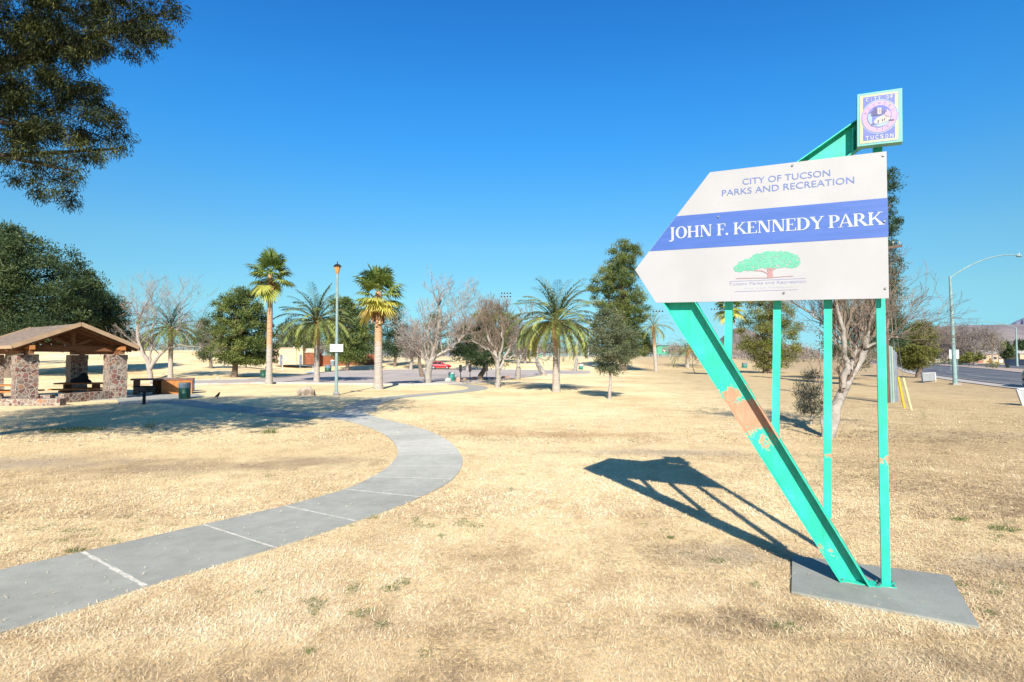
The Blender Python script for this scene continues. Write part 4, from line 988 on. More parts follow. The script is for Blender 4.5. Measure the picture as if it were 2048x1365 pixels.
# --- leafless trees
def limb_tree(base, limbs, label, seed=1, tipr=.0045, twig=None, bark=None, scale=1.0, group=None, leafn=0):
    rg = np.random.default_rng(seed); Y = base[1]; t = thing('bare_tree', base, label, 'tree', group); tb = MB(); out = []
    for P, r0, r1, dy, nsub, L0, dpt in limbs:
        pts = np.array([at(x, y, Y+dy*k/(len(P)-1)) for k, (x, y) in enumerate(P)]); pts = resample(pts, 14); pts[1:] += rg.normal(0, .02*scale, (13, 3)); rad = np.linspace(r0, r1, 14); tb.tube(pts, rad, 9)
        for i in range(nsub):
            k = rg.integers(4, 13); d = pts[k+1]-pts[k-1]; d /= np.linalg.norm(d); d = d*.55+np.array([rg.normal(0, .55), rg.normal(0, .55), .45]); d /= np.linalg.norm(d)
            grow(rg, pts[k], d, L0*rg.uniform(.7, 1.2), rad[k]*.45, dpt, out, .42, .05, (2, 3), .15, .74)
        e = pts[-1]-pts[-3]; e /= np.linalg.norm(e)
        for i in range(3): grow(rg, pts[-1], e+rg.normal(0, .3, 3), L0, r1*.8, dpt, out, .45, .05, (2, 3), .15, .74)
    A = np.array([o[0] for o in out]); B = np.array([o[1] for o in out]); ra = np.array([o[2] for o in out]); rb = np.array([o[3] for o in out])
    part('trunk', tb, bark or M_WHITEW, t, True)
    part('branches', MB().segs(A, B, np.maximum(ra, tipr), np.maximum(rb, tipr*.8), 3), twig or M_TWIGL, t)
    return t
limb_tree(gp(1655, 876), [([(1655, 884), (1668, 830), (1690, 770), (1722, 720), (1732, 690), (1738, 640), (1752, 610)], .17, .05, .3, 18, .62, 4),
    ([(1686, 775), (1692, 730), (1690, 690), (1682, 650), (1672, 610)], .10, .04, -.5, 17, .62, 4), ([(1700, 752), (1712, 700), (1716, 660), (1722, 620)], .08, .035, .8, 13, .62, 4),
    ([(1690, 690), (1660, 655), (1625, 630), (1600, 615)], .05, .02, .4, 15, .6, 4), ([(1732, 695), (1765, 680), (1795, 672)], .045, .02, 0, 14, .7, 4), ([(1648, 880), (1644, 840), (1650, 800), (1640, 770)], .05, .02, -.2, 4, .4, 3)],
    'big leaning leafless tree with a thicket of twigs behind the sign posts', 611, .0042, twig=M_TWIG)
limb_tree(gp(857, 767), [([(857, 770), (857, 742), (861, 725), (872, 690), (877, 655), (880, 635), (878, 622)], .34, .11, 0, 8, 1.35, 4), ([(862, 722), (880, 708), (905, 697), (918, 683), (928, 668)], .15, .06, 1.0, 11, 1.3, 4),
    ([(857, 742), (852, 715), (850, 690)], .16, .07, -.5, 9, 1.3, 4), ([(877, 668), (890, 640), (903, 628), (918, 618)], .08, .03, .6, 7, 1.1, 4)], 'tall leaning leafless tree with a long bare limb right of the stout fan palm', 62, .011, scale=3)
limb_tree(gp(300, 759), [([(300, 762), (298, 740), (290, 715), (278, 690), (272, 655), (285, 625)], .27, .07, 0, 12, 1.5, 4), ([(300, 738), (310, 722), (330, 700), (345, 675), (360, 645)], .20, .06, .6, 14, 1.7, 4),
    ([(299, 735), (303, 700), (305, 665), (310, 630)], .13, .05, -.6, 11, 1.6, 4), ([(330, 700), (360, 690), (395, 695)], .07, .03, 0, 6, 1.1, 4)], 'leafless forked tree with pale trunk right of the pavilion', 63, .008, scale=2.5, bark=M_BARKL)
limb_tree(gp(996, 775), [([(995, 778), (997, 750), (996, 728), (988, 700), (978, 678), (970, 658)], .24, .06, 0, 13, .85, 5), ([(999, 738), (1010, 715), (1022, 695), (1038, 672)], .14, .05, .6, 13, .85, 5), ([(997, 730), (1002, 700), (1006, 680), (1004, 655)], .13, .05, -.5, 13, .85, 5),
    ([(992, 712), (968, 694), (945, 682)], .08, .03, -.3, 9, 1.2, 4), ([(1008, 720), (1040, 706), (1062, 712)], .07, .03, .3, 8, 1.0, 4)], 'dense brown leafless tree with short whitewashed trunk left of the big date palm', 64, .008, twig=M_TWIG, scale=2.5)
bare_tree('bare_tree', gpy(845, 66), (775, 900, 625), 'pinkish leafless tree behind the tall leaning one', seed=5, depth=6, trunk=.22, twig=M_TWIGL, tipr=.016, spread=.6, bark=M_BARK)
bare_tree('bare_tree', gpy(1035, 60), (990, 1085, 650), 'leafless tree with a pale leaning trunk behind the dense brown one', seed=7, depth=6, trunk=.26, bark=M_WHITEW, twig=M_TWIG, tipr=.016, spread=.6)
bare_tree('bare_tree', gp(1089, 751), (1055, 1140, 655), 'leafless white trunked tree left of the big date palm trunk', seed=8, depth=6, trunk=.30, bark=M_WHITEW, twig=M_TWIGL, tipr=.018, spread=.6)
bare_tree('bare_tree', gpy(1149, 92), (1110, 1190, 632), 'distant leafless tree right of the big date palm', seed=9, depth=6, trunk=.25, bark=M_WHITEW, twig=M_TWIGL, tipr=.02, spread=.6)
bare_tree('bare_sapling', gp(1390, 747), (1372, 1412, 706), 'small reddish leafless sapling alone on the lawn', seed=10, depth=5, trunk=.05, twig=M_TWIGR, bark=M_TWIGR, tipr=.016, spread=.5)
L_HAZE = leafmat('fine_twig_mass', [(0, (.09, .07, .06)), (.5, (.17, .135, .115)), (1, (.30, .25, .21))], .15)
def twiggy(base, prof, label, seed, ncl, cr, l, wd, trunk, k=90, bark=None, group=None):
    leafy_tree('bare_tree', base, prof, label, seed=seed, leaf=L_HAZE, bark=bark or M_BARKL, ncl=ncl, cr=cr, k=k, l=l, wd=wd, trunk=trunk, up=.9, limbs=14, crown_name='branches', flat=.9, surf=.5, group=group)
twiggy(gpy(1950, 190), [(652, 1925, 1960), (662, 1900, 1985), (680, 1882, 1998), (700, 1890, 1992), (714, 1915, 1965)], 'wide dark leafless tree beyond the street', 112, 90, 2.6, 1.3, .10, .5)
twiggy(gpy(1893, 240), [(658, 1880, 1905), (680, 1862, 1920), (705, 1862, 1920), (716, 1875, 1910)], 'greyish leafless tree left of the wide dark one beyond the street', 113, 50, 3.0, 1.5, .12, .5)
twiggy(gpy(935, 100), [(640, 915, 950), (660, 895, 970), (690, 890, 975), (712, 900, 965)], 'grey leafless tree at the far side of the lot behind the low dark tree', 114, 60, 1.3, .8, .05, .3)
twiggy(gpy(822, 105), [(650, 805, 835), (670, 795, 850), (700, 795, 852), (716, 805, 845)], 'grey leafless tree just right of the stout fan palm trunk, far across the lot', 115, 50, 1.3, .8, .05, .3)
twiggy(gpy(1050, 120), [(655, 1030, 1060), (675, 1015, 1080), (705, 1015, 1085), (718, 1030, 1070)], 'soft brown leafless tree between the brown thicket and the big date palm', 116, 50, 1.5, .9, .06, .3)
twiggy(gpy(265, 120), [(668, 240, 290), (685, 225, 305), (708, 235, 300)], 'low brown leafless tree on the rise right of the pavilion roof', 117, 40, 1.5, .9, .06, .3)
bare_tree('bare_tree', gpy(1340, 200), (1318, 1366, 690), 'far grey leafless tree right of the scoreboard', seed=14, depth=6, trunk=.3, twig=M_TWIGL, tipr=.05, spread=.8)

# --- the big near tree that reaches in from the left
rg = np.random.default_rng(77)
base = np.array([-16.5, 10.5, 0]); nt_ = thing('overhanging_tree', base, 'large near tree with narrow drooping leaves filling the upper left corner', 'tree')
OUT = [(-40, 40), (355, 0), (352, 40), (338, 78), (300, 118), (250, 80), (215, 150), (228, 175), (195, 190), (222, 225), (262, 288), (235, 325), (180, 340), (170, 395), (135, 420), (95, 425), (50, 400), (-40, 360)]
cl = []
core = [(60, 30, 90), (150, 40, 80), (40, 120, 90), (110, 140, 75), (60, 210, 80), (130, 230, 60), (180, 70, 60), (235, 30, 55), (300, 45, 45), (330, 25, 30), (290, 100, 24), (318, 72, 24), (195, 160, 22), (210, 245, 34), (235, 288, 24), (195, 300, 34), (150, 300, 40),
        (85, 290, 50), (20, 290, 50), (150, 355, 26), (120, 390, 18), (75, 395, 20), (95, 350, 30), (20, 345, 24), (140, 405, 10), (250, 45, 40), (210, 110, 26), (160, 190, 40), (10, 60, 60), (0, 170, 60), (185, 225, 30), (60, 345, 20), (265, 110, 14)]
for (x, y, r) in core:
    for j in range(max(2, int(r*r/190))):
        a = rg.random()*6.283; q = math.sqrt(rg.random())*r; Yd = 10.6+rg.normal(0, 1.2); cl.append(at(x+q*math.cos(a), y+q*math.sin(a), np.clip(Yd, 9.6, 13.5)))
cl = np.array(cl)
mb = MB(); n = len(cl); k = 230
cen = np.repeat(cl, k, 0); N = len(cen); dd = rg.normal(size=(N, 3)); dd /= np.linalg.norm(dd, axis=1)[:, None]
Pn = cen+dd*(rg.random(N)**.7*.24)[:, None]*[1, 1, .8]; Dn = dd*.5+rg.normal(size=(N, 3))*.4-[0, 0, .55]
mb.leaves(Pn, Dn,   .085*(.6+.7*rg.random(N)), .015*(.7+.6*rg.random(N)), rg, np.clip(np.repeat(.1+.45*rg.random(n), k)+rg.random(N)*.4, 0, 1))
# the rest of the crown, above and left of the picture
m = 1300; a = rg.random((m, 3)); u = rg.normal(size=(m, 3)); u /= np.linalg.norm(u, axis=1)[:, None]; far_c = np.array([-12.6, 10.5, 9.6])+u*(rg.random(m)**.45)[:, None]*[8.4, 4.6, 4.8]
pxs = 1024+far_c[:, 0]/far_c[:, 1]*FPX; pys = 716-(far_c[:, 2]-CAMH)/far_c[:, 1]*FPX
far_c = far_c[(pxs < -110) | (pys < -150)]; far_c = far_c[(far_c[:, 0] < -4.6) & (far_c[:, 1]+1.54*far_c[:, 2] > 17.3)]
kk = 70; cen = np.repeat(far_c, kk, 0); N = len(cen); Pn = cen+rg.normal(size=(N, 3))*.42
pxs = 1024+Pn[:, 0]/Pn[:, 1]*FPX; pys = 716-(Pn[:, 2]-CAMH)/Pn[:, 1]*FPX; Pn = Pn[(pxs < -30) | (pys < -50)]; N = len(Pn)
mb.leaves(Pn, rg.normal(size=(N, 3))-[0, 0, .6], .20*(.7+.6*rg.random(N)), .075, rg, rg.random(N)*.8)
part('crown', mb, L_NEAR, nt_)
tb = MB(); fork = np.array([-14.8, 11.3, 4.8]); tb.tube([base-[0, 0, .1], base+[0, 0, .8], fork], [.5, .38, .33], 12)
for i in range(11): 
    e = cl[rg.integers(len(cl))]; m1 = fork+(e-fork)*.5+[0, 0, 1.0]+rg.normal(0, .3, 3); tb.tube([fork, fork+(m1-fork)*.5+[0, 0, .5], m1, e], [.2, .14, .08, .015], 6, cap=False)
for i in range(12):
    e = far_c[rg.integers(len(far_c))]; m1 = (fork+e)/2+rg.normal(0, .3, 3); tb.tube([fork, m1, e], [.22, .12, .03], 6, cap=False)
M_BARKD = mat('dark_bark', (.045, .032, .025), (.025, .018, .014), 9, .95)
part('trunk', tb, M_BARKD, nt_, True)
A, B = [], []
for c_ in cl[::2]:                                   # fine twigs into the leaf sprays
    j = np.argmin(np.linalg.norm(cl-c_, axis=1)+(np.linalg.norm(cl-c_, axis=1) < .3)*9); A.append(c_); B.append(cl[j])
part('twigs', MB().segs(A, B, np.full(len(A), .007), np.full(len(A), .004), 4), M_BARKD, nt_)

# --- far tree line: a wood that reads as one mass
rg = np.random.default_rng(55)
mbg = MB(); A, B = [], []
for px0, px1, Y, top0, top1, n, leafy in ((-150, 560, 190, 676, 700, 240, .3), (560, 860, 240, 672, 700, 120, .3), (800, 1480, 300, 684, 703, 330, .35), (1480, 1900, 320, 686, 705, 140, .3), (1840, 2300, 420, 682, 702, 120, .3)):
    for i in range(n):
        px = rg.uniform(px0, px1); Yt = Y*rg.uniform(.92, 1.15); b = gpy(px, Yt); tp = rg.uniform(top0, top1)
        zt = at(px, tp, Yt)[2]; h = max(zt-b[2], 1.5); c = b+[0, 0, h*.58]; r = h*.42
        if rg.random() < leafy:
            P = c+rg.normal(size=(70, 3))*[r*.6, r*.6, r*.5]; mbg.leaves(P, rg.normal(size=(70, 3)), r*.36, r*.22, rg, .0+rg.random(70)*.45)
        else:
            P = c+rg.normal(size=(90, 3))*[r*.65, r*.65, r*.5]; mbg.leaves(P, rg.normal(size=(90, 3))*[.5, .5, 1], r*.5, r*.07, rg, .55+rg.random(90)*.45)
        A.append(b); B.append(c)
mbg.segs(A, B, np.full(len(A), .16), np.full(len(A), .1), 4, .7)
L_FARW = leafmat('far_wood', [(0, (.05, .06, .035)), (.45, (.11, .125, .06)), (.5, (.17, .135, .11)), (1, (.32, .26, .22))], .15)
solo('far_tree_line', mbg, L_FARW, (0, 0, 0), 'hazy line of brown and green trees along the far side of the park', 'tree line', kind='stuff')

# ------------------------------------------------------------------ pavilion
def v3(x, y, z): return np.array([x, y, z], float)
def stone_mat():
    m, n, b = newmat('fieldstone'); b.inputs['Roughness'].default_value = .9
    co = n.nodes.new('ShaderNodeTexCoord').outputs['Object']
    ns = noise(n, 3, 2, co); mp = n.nodes.new('ShaderNodeVectorMath'); mp.operation = 'MULTIPLY_ADD'
    n.links.new(ns.outputs[1], mp.inputs[0]); mp.inputs[1].default_value = (.12, .12, .12); n.links.new(co, mp.inputs[2])
    vo = n.nodes.new('ShaderNodeTexVoronoi'); vo.inputs['Scale'].default_value = 5.0; n.links.new(mp.outputs[0], vo.inputs['Vector'])
    ve = n.nodes.new('ShaderNodeTexVoronoi'); ve.feature = 'DISTANCE_TO_EDGE'; ve.inputs['Scale'].default_value = 5.0; n.links.new(mp.outputs[0], ve.inputs['Vector'])
    r = ramp(n, [(0, (.10, .05, .04)), (.3, (.20, .085, .065)), (.5, (.16, .115, .095)), (.7, (.25, .175, .13)), (.85, (.12, .10, .09)), (1, (.28, .14, .075))])
    r.color_ramp.interpolation = 'LINEAR'; sep = n.nodes.new('ShaderNodeSeparateColor'); n.links.new(vo.outputs['Color'], sep.inputs[0]); n.links.new(sep.outputs[0], r.inputs[0])
    k = math_(n, 'MULTIPLY', math_(n, 'SUBTRACT', ve.outputs['Distance'], .06), 22, True)
    t = noise(n, 25, 4, co); rr = ramp(n, [(.3, (.75, .75, .75)), (.7, (1.2, 1.2, 1.2))]); n.links.new(t.outputs[0], rr.inputs[0])
    c = mix(n, k, (.31, .265, .21), r.outputs[0]); c = mix(n, 1.0, c, rr.outputs[0], 'MULTIPLY'); n.links.new(c, b.inputs['Base Color'])
    bp = n.nodes.new('ShaderNodeBump'); bp.inputs['Strength'].default_value = .5; bp.inputs['Distance'].default_value = .025; n.links.new(k, bp.inputs['Height']); n.links.new(bp.outputs[0], b.inputs['Normal'])
    return m
M_STONE = stone_mat(); M_TIM = mat('brown_timber', (.20, .085, .035), (.13, .055, .025), 4, .8, .3, 30, stretch=(1, 1, 6))
M_ORG = mat('orange_stained_wood', (.40, .16, .045), (.30, .115, .035), 4, .75); M_FASC = mat('tan_fascia', (.36, .245, .145), (.29, .195, .12), 3, .8)
M_SHIN = mat('tan_shingles', (.225, .165, .12), (.15, .11, .08), 3, .95, .8, 14, lo=.4, hi=.6, stretch=(1, 1, 6))
RV = v3(-.82, .575, 0); RV /= np.linalg.norm(RV); FV = v3(.575, .82, 0); FV /= np.linalg.norm(FV)
EL = at(25, 694, 27.0); ER = at(278, 692, 31.4); EL[2] = ER[2] = (EL[2]+ER[2])/2; PK = (EL+ER)/2; PK[2] = at(161, 647, PK[1])[2]
pav = thing('picnic_pavilion', v3(-25, 31.5, 0), 'open picnic pavilion with shingle gable roof on fieldstone pillars', 'pavilion')
LR = 7.6; up_n = UZ
mb = MB(); tk = .10
for E_, sgn in ((EL, 1), (ER, -1)):
    a, b_, c, d = E_, PK, PK+RV*LR, E_+RV*LR
    Q = [a, b_, c, d] if sgn < 0 else [d, c, b_, a]
    mb.prism([q-UZ*tk for q in Q], UZ*tk)
part('roof', mb, M_SHIN, pav)
mb = MB()
for o in (-RV*.04, RV*(LR+.04)):
    for E_ in (EL, ER): mb.bar(E_+o-UZ*.04, PK+o-UZ*.04, .06, .2)
for E_, s_ in ((EL, -1), (ER, 1)): mb.bar(E_+FV*s_*.035-UZ*.08, E_+RV*LR+FV*s_*.035-UZ*.08, .06, .16)
part('fascia', mb, M_FASC, pav)
PIL = []
for nm, p0 in (('fl', EL+FV*.75+RV*1.0), ('fr', ER-FV*.75+RV*1.0), ('br', ER-FV*.75+RV*6.6), ('bl', EL+FV*.75+RV*6.6)):
    p0 = p0.copy(); p0[2] = 0; PIL.append(p0); mb = MB(); ax = [FV, RV, UZ]
    for k in range(9):                           # slightly irregular courses of stone
        rg = np.random.default_rng(k+len(PIL)*20); mb.box(p0+UZ*(.13+.27*k)+v3(*rg.normal(0, .008, 2), 0), (.86+rg.normal(0, .014), .86+rg.normal(0, .014), .268), ax)
    part('stone_pillar', mb, M_STONE, pav)
TZ = 2.44
mb = MB(); FL, FR, BR, BL = PIL
for a, b_ in ((FL, FR), (BL, BR)):
    mb.bar(a-FV*.5+UZ*(TZ+.30), b_+FV*.5+UZ*(TZ+.30), .2, .28)
for a, b_ in ((FL, BL), (FR, BR)):
    mb.bar(a-RV*.9+UZ*(TZ+.13), b_+RV*.9+UZ*(TZ+.13), .2, .26)
part('tie_beam', mb, M_TIM, pav)
for o in (1.0, 3.8, 6.6):
    mb = MB(); c = (EL+ER)/2; c[2] = TZ+.44; P = PK+RV*o; P[2] -= .25; c = c+RV*o
    mb.bar(c, P, .16, .16, up=RV); mb.bar(c-FV*.1, (c+(EL+RV*o))/2*1.0+UZ*0+UZ*((P[2]-c[2])*.42)+FV*.55, .14, .12, up=RV); mb.bar(c+FV*.1, (c+(ER+RV*o))/2+UZ*((P[2]-c[2])*.42)-FV*.55, .14, .12, up=RV)
    for E_ in (EL, ER): mb.bar(E_+RV*o-UZ*.2, P, .14, .18)
    part('truss', mb, M_TIM, pav)
mb = MB()
for k in range(9):
    o = .25+k*.9
    for E_ in (EL, ER): mb.bar(E_+RV*o-UZ*.19, PK+RV*o-UZ*.19, .07, .13)
part('rafters', mb, M_TIM, pav)
for p0 in (FL, FR):
    mb = MB(); q = p0-RV*.55
    mb.prism([q+FV*.1+UZ*(TZ-.02)+RV*.45, q+FV*.1+UZ*(TZ+.28)+RV*.5, q+FV*.1+UZ*(TZ+.42)-RV*.45, q+FV*.1+UZ*(TZ+.22)-RV*.5, q+FV*.1+UZ*(TZ+.12)-RV*.1], -FV*.2); part('bracket', mb, M_ORG, pav)
mb = MB()
def cwall(a, b_, h, w_, z0=-.05):
    mb.bar(v3(a[0], a[1], h/2+z0/2), v3(b_[0], b_[1], h/2+z0/2), w_, h-z0)
a1 = FR-RV*.25-FV*.3; b1 = gp(122, 806.5)
cwall(a1, b1, .46, .35); cwall(gp(-60, 812), gp(126, 811.5), .33, .4); cwall(gp(80, 806), gp(105, 806), .40, .35)
part('seat_wall', mb, M_STONE, pav)
mb = MB(); Pf = [FL-FV*1.0-RV*.9, FR+FV*1.0-RV*.9, BR+FV*1.0+RV*.9, BL-FV*1.0+RV*.9]; mb.prism([p+UZ*-.05 for p in Pf], UZ*.10); part('floor_slab', mb, M_CONC, pav)

def picnic_table(c, rz, label, L=2.5):
    t = thing('picnic_table', c, label, 'picnic table', 'picnic tables in the pavilion'); ca, sa = math.cos(rz), math.sin(rz); ax = [v3(ca, sa, 0), v3(-sa, ca, 0), UZ]
    mb = MB().box(c+UZ*.74, (L, .8, .08), ax); part('table_top', mb, M_ORG, t)
    for s in (-1, 1): mb = MB().box(c+ax[1]*s*.72+UZ*.43, (L, .3, .08), ax); part('bench', mb, M_ORG, t)
    for s in (-1, 1):
        mb = MB().box(c+ax[0]*s*L*.3+UZ*.36, (.12, .6, .66), ax); mb.box(c+ax[0]*s*L*.3+UZ*.32, (.13, 1.4, .1), ax); part('leg', mb, M_TIM, t)
cA = v3(-24.6, 32.6, .05); picnic_table(cA, .12, 'orange picnic table under the pavilion holding the black bundle')
cB = v3(-26.8, 30.3, .05); picnic_table(cB, .12, 'orange picnic table at the left end of the pavilion behind the stone pillar')
M_BLK = mat('black_cloth', (.012, .011, .014), (.025, .022, .028), 3, .95)
rg = np.random.default_rng(4); mb = MB(); cb = cA+v3(-.15, .1, .74)
nu, nv = 22, 12; V = []
for j in range(nv):
    ph = j/(nv-1)*math.pi/2
    for i in range(nu):
        th = i/nu*2*math.pi; r = math.cos(ph); x = .55*r*math.cos(th); y = .3*r*math.sin(th); z = .34*math.sin(ph)*(1+.75*math.exp(-((x-.18)/.16)**2))
        q = 1+.10*math.sin(3*th+2*ph*3)+.06*math.sin(7*th+1); V.append(cb+v3(x*q, y*q, z+.045))
F = [[j*nu+i, j*nu+(i+1) % nu, (j+1)*nu+(i+1) % nu, (j+1)*nu+i] for j in range(nv-1) for i in range(nu)]
mb.add(V, F); solo('cloth_bundle', mb, M_BLK, cb, 'black bundle heaped on the picnic table beside the rear pillar', 'bundle', smooth=True)

# serving counter to the right of the pavilion
cc = gp(262, 791); ce = gp(384, 788); t = thing('serving_counter', (cc+ce)/2, 'long brown serving counter with an orange end panel right of the pavilion', 'counter')
d = (ce-cc)/np.linalg.norm(ce-cc); pz = np.cross(UZ, d)
Lc = np.linalg.norm(ce-cc); mb = MB(); mb.box((cc+ce)/2+UZ*.93+pz*.5, (Lc+.1, 1.1, .09), [d, pz, UZ]); part('counter_top', mb, mat('dull_counter_top', (.20, .12, .10), (.14, .09, .08), 3), t)
mb = MB(); mb.prism([ce+pz*0, ce-d*1.65, ce-d*1.65+pz*1.0, ce+pz*1.0], UZ*.87); part('end_panel', mb, M_ORG, t)
mb = MB(); mb.prism([cc+d*.1, cc+d*.35, cc+d*.35+pz*1.0, cc+d*.1+pz*1.0], UZ*.87); mb.prism([cc+d*1.0+pz*.9, cc+d*1.9+pz*.9, cc+d*1.9+pz*1.0, cc+d*1.0+pz*1.0], UZ*.87); part('support', mb, M_TIM, t)
mb = MB(); P = gpts([(240, 812), (330, 806), (350, 800), (410, 793), (395, 789), (250, 790), (232, 797)]); mb.prism([(x, y, -.05) for x, y in P], (0, 0, .075)); struct('concrete_apron', mb, M_CONC)

def lathe_thing(name, base, parts, label, cat, group=None):
    t = thing(name, base, label, cat, group)
    for nm, prof, m, n in parts: part(nm, MB().lathe(base, prof, n), m, t, True)
    return t
M_GRN = mat('dark_green_paint', (.012, .06, .04), (.02, .085, .055), 6, .5); M_RIM = mat('grey_blue_lid', (.12, .17, .20), (.17, .22, .25), 6, .5); M_BLUE = mat('blue_barrel_paint', (.07, .20, .42), (.11, .27, .5), 6, .5)
M_GRN2 = mat('teal_green_barrel', (.02, .16, .12), (.03, .2, .15), 6, .5); M_WHT = mat('white_paint', (.5, .5, .5), (.42, .42, .42), 5, .6)
def barrel(px, py, label, body, lid, r=.29, h=.88, z=.6):
    b = gp(px, py); pr = [(r*.98, 0), (r, .02), (r*1.0, z*h*.48), (r*1.03, z*h*.5), (r, z*h*.52), (r, z*h)]
    lathe_thing('trash_barrel', b, [('barrel_body', pr, body, 20), ('barrel_rim', [(r*1.01, z*h+.001), (r*1.04, z*h+.03), (r*1.01, h*.97), (r*1.05, h), (r*.93, h), (r*.9, h*.86), (.01, h*.85)], lid, 20)], label, 'trash barrel', 'trash barrels around the park')
barrel(369, 798, 'dark green trash barrel with grey rim beside the serving counter', M_GRN, M_RIM, z=.68)
barrel(378, 783, 'blue trash barrel behind the serving counter end panel', M_BLUE, M_BLUE, r=.33)
barrel(903, 763.5, 'green trash barrel with white rim beside the parking lot boulders', M_GRN2, M_WHT, z=.85)
barrel(656, 744.5, 'small dark green barrel with grey top by the far kerb near the restroom', M_GRN, M_RIM, r=.5, h=1.1)
barrel(527, 756, 'dark green trash barrel left of the tallest fan palm trunk', M_GRN, M_GRN, r=.34)
barrel(1162, 739, 'green trash barrel on the far lawn left of the small grey green tree', M_GRN2, M_WHT, r=.42, h=1.0)
barrel(1489, 736, 'distant green trash barrel seen between the sign posts', M_GRN2, M_RIM, r=.5, h=1.0)

# park grill
def grill(px, py, label, h=1.0, w_=.5, sc=1.0, flip=0):
    b = gp(px, py); t = thing('park_grill', b, label, 'grill', None); 
    part('post', MB().tube([b-UZ*.05, b+UZ*h*.55], .05*sc, 10), M_IRON, t)
    mb = MB(); c = b+UZ*(h*.55+.16); W = w_
    mb.box(c-UZ*.15, (W, .4, .02)); mb.box(c+v3(-W/2, 0, 0), (.02, .4, .3)); mb.box(c+v3(W/2, 0, 0), (.02, .4, .3)); mb.box(c+v3(0, .2, 0), (W, .02, .3)); mb.box(c+v3(0, -.2, -.03), (W, .02, .24)); part('firebox', mb, M_IRON, t)
    mb = MB()
    for k in range(9): mb.box(c+v3(-W/2+.05+k*(W-.1)/8, 0, .13), (.015, .38, .015))
    mb.box(c+v3(-W/2-.12, 0, .1), (.22, .03, .03)); mb.box(c+v3(W/2+.1, 0, .1), (.18, .03, .03)); part('grate', mb, M_IRON, t)
    return t
M_IRON = mat('black_iron', (.012, .012, .014), (.03, .027, .026), 12, .6, metal=.4)
grill(288, 809, 'black pedestal grill on the shaded apron in front of the counter', h=1.05, w_=.75, sc=1.4)
def post_grill(px, py, ptop, label):
    b = gp(px, py); H = at(px, ptop, b[1])[2]; t = thing('post_sign', b, label, 'post', 'black posts by the parking lot')
    part('post', MB().tube([b-UZ*.05, v3(b[0], b[1], H)], .035, 8), M_IRON, t); part('sign_back', MB().box(v3(b[0], b[1]-.05, H-.32), (.26, .03, .62)), M_IRON, t)
post_grill(921, 766, 730, 'black post with small sign, left of three by the boulders'); post_grill(940, 765, 730, 'black post with small sign, middle of three by the boulders'); post_grill(973.5, 764, 729, 'black post with small sign, right of three by the boulders')

# park lamp with its notice
b = gp(672.5, 791); ztop = at(673, 527, b[1])[2]; zl = at(673, 548, b[1])[2]
M_LAMPP = mat('grey_green_pole_paint', (.17, .23, .21), (.22, .28, .26), 5, .5); M_CONCP = mat('concrete_pole_base', (.30, .28, .26), (.22, .21, .2), 6, .9); M_AMB = mat('amber_lamp_glass', (.42, .20, .06), (.5, .26, .09), 5, .3)
t = thing('park_lamp', b, 'tall slim park lamp with amber lantern and a small white notice', 'lamp post')
part('pole', MB().tube([b-UZ*.1, b+UZ*.3, v3(b[0], b[1], zl)], [.125, .105, .065], 12), M_LAMPP, t, True)
part('base', MB().lathe(b, [(.2, 0), (.2, .12), (.15, .2)], 12), M_CONCP, t)
c = v3(b[0], b[1], zl); lt = part('lantern', MB().lathe(c, [(.07, 0), (.10, .05), (.2, .40), (.22, .42)], 8), M_AMB, t); part('cap', MB().lathe(c, [(.25, .42), (.25, .46), (.14, .56), (.03, .60), (.03, .72), (.005, .76)], 8), M_IRON, t)
nb = at(673, 696.5, b[1]-.16); part('notice', MB().box(nb, (.80, .02, .46)), mat('pale_notice', (.50, .46, .50), (.44, .40, .46), 4, .6), t)

# boulders
M_ROCK = mat('tan_rock', (.42, .33, .24), (.22, .165, .12), 3, .95, .6, 8); M_ROCKP = mat('pink_rock', (.48, .28, .20), (.33, .19, .14), 4, .95, .6, 8); M_ROCKD = mat('brown_rock', (.22, .15, .10), (.12, .09, .07), 4, .95, .6, 8); M_ROCKW = mat('pale_rock', (.46, .42, .38), (.3, .27, .24), 4, .95, .6, 8)
def rock(px, py, wpx, hpx, label, m, seed):
    b = gp(px, py); s = b[1]/FPX; W, H = wpx*s, hpx*s; rg = np.random.default_rng(seed); mb = MB(); nu, nv = 14, 9; V = []
    ph_ = rg.random(6)*6
    for j in range(nv):
        p = (j/(nv-1)-.2)*math.pi/1.6 if j else -.4
        p = min(p, math.pi/2)
        for i in range(nu):
            th = i/nu*2*math.pi; r = math.cos(p); x, y, z = math.cos(th)*r, math.sin(th)*r, math.sin(p)
            q = 1+.14*math.sin(2*th+ph_[0]+z)+.10*math.sin(3*x+4*y+ph_[1])+.09*math.sin(5*z+3*th+ph_[2])+rg.normal(0, .035)
            V.append(b+v3(np.clip(x*q*1.1, -.92, .92)*W/2, np.clip(y*q, -.9, .9)*W*.38, np.clip((z*.95)*q, -.3, .97)*H))
    F = [[j*nu+i, j*nu+(i+1) % nu, (j+1)*nu+(i+1) % nu, (j+1)*nu+i] for j in range(nv-1) for i in range(nu)]
    solo('boulder', mb.add(V, F), m, b, label, 'boulder', 'boulders in the park')
rock(613, 791, 38, 19, 'large tan boulder alone on the lawn left of the park lamp', M_ROCK, 1)
rock(896, 764, 13, 8, 'pale boulder left of the green barrel by the parking lot', M_ROCKW, 2); rock(917, 765, 12, 10, 'pink boulder right of the green barrel by the parking lot', M_ROCKP, 3)
rock(930, 763, 10, 7, 'brown boulder right of the pink boulder', M_ROCKD, 4); rock(948, 760.5, 9, 7, 'brown boulder at the foot of the low dark spreading tree', M_ROCKD, 5)
rock(972, 760, 12, 6, 'grey boulder in the shade right of the low dark tree', M_ROCKW, 6); rock(984, 759.5, 9, 5, 'small grey boulder left of the whitewashed trunk', M_ROCKD, 7)
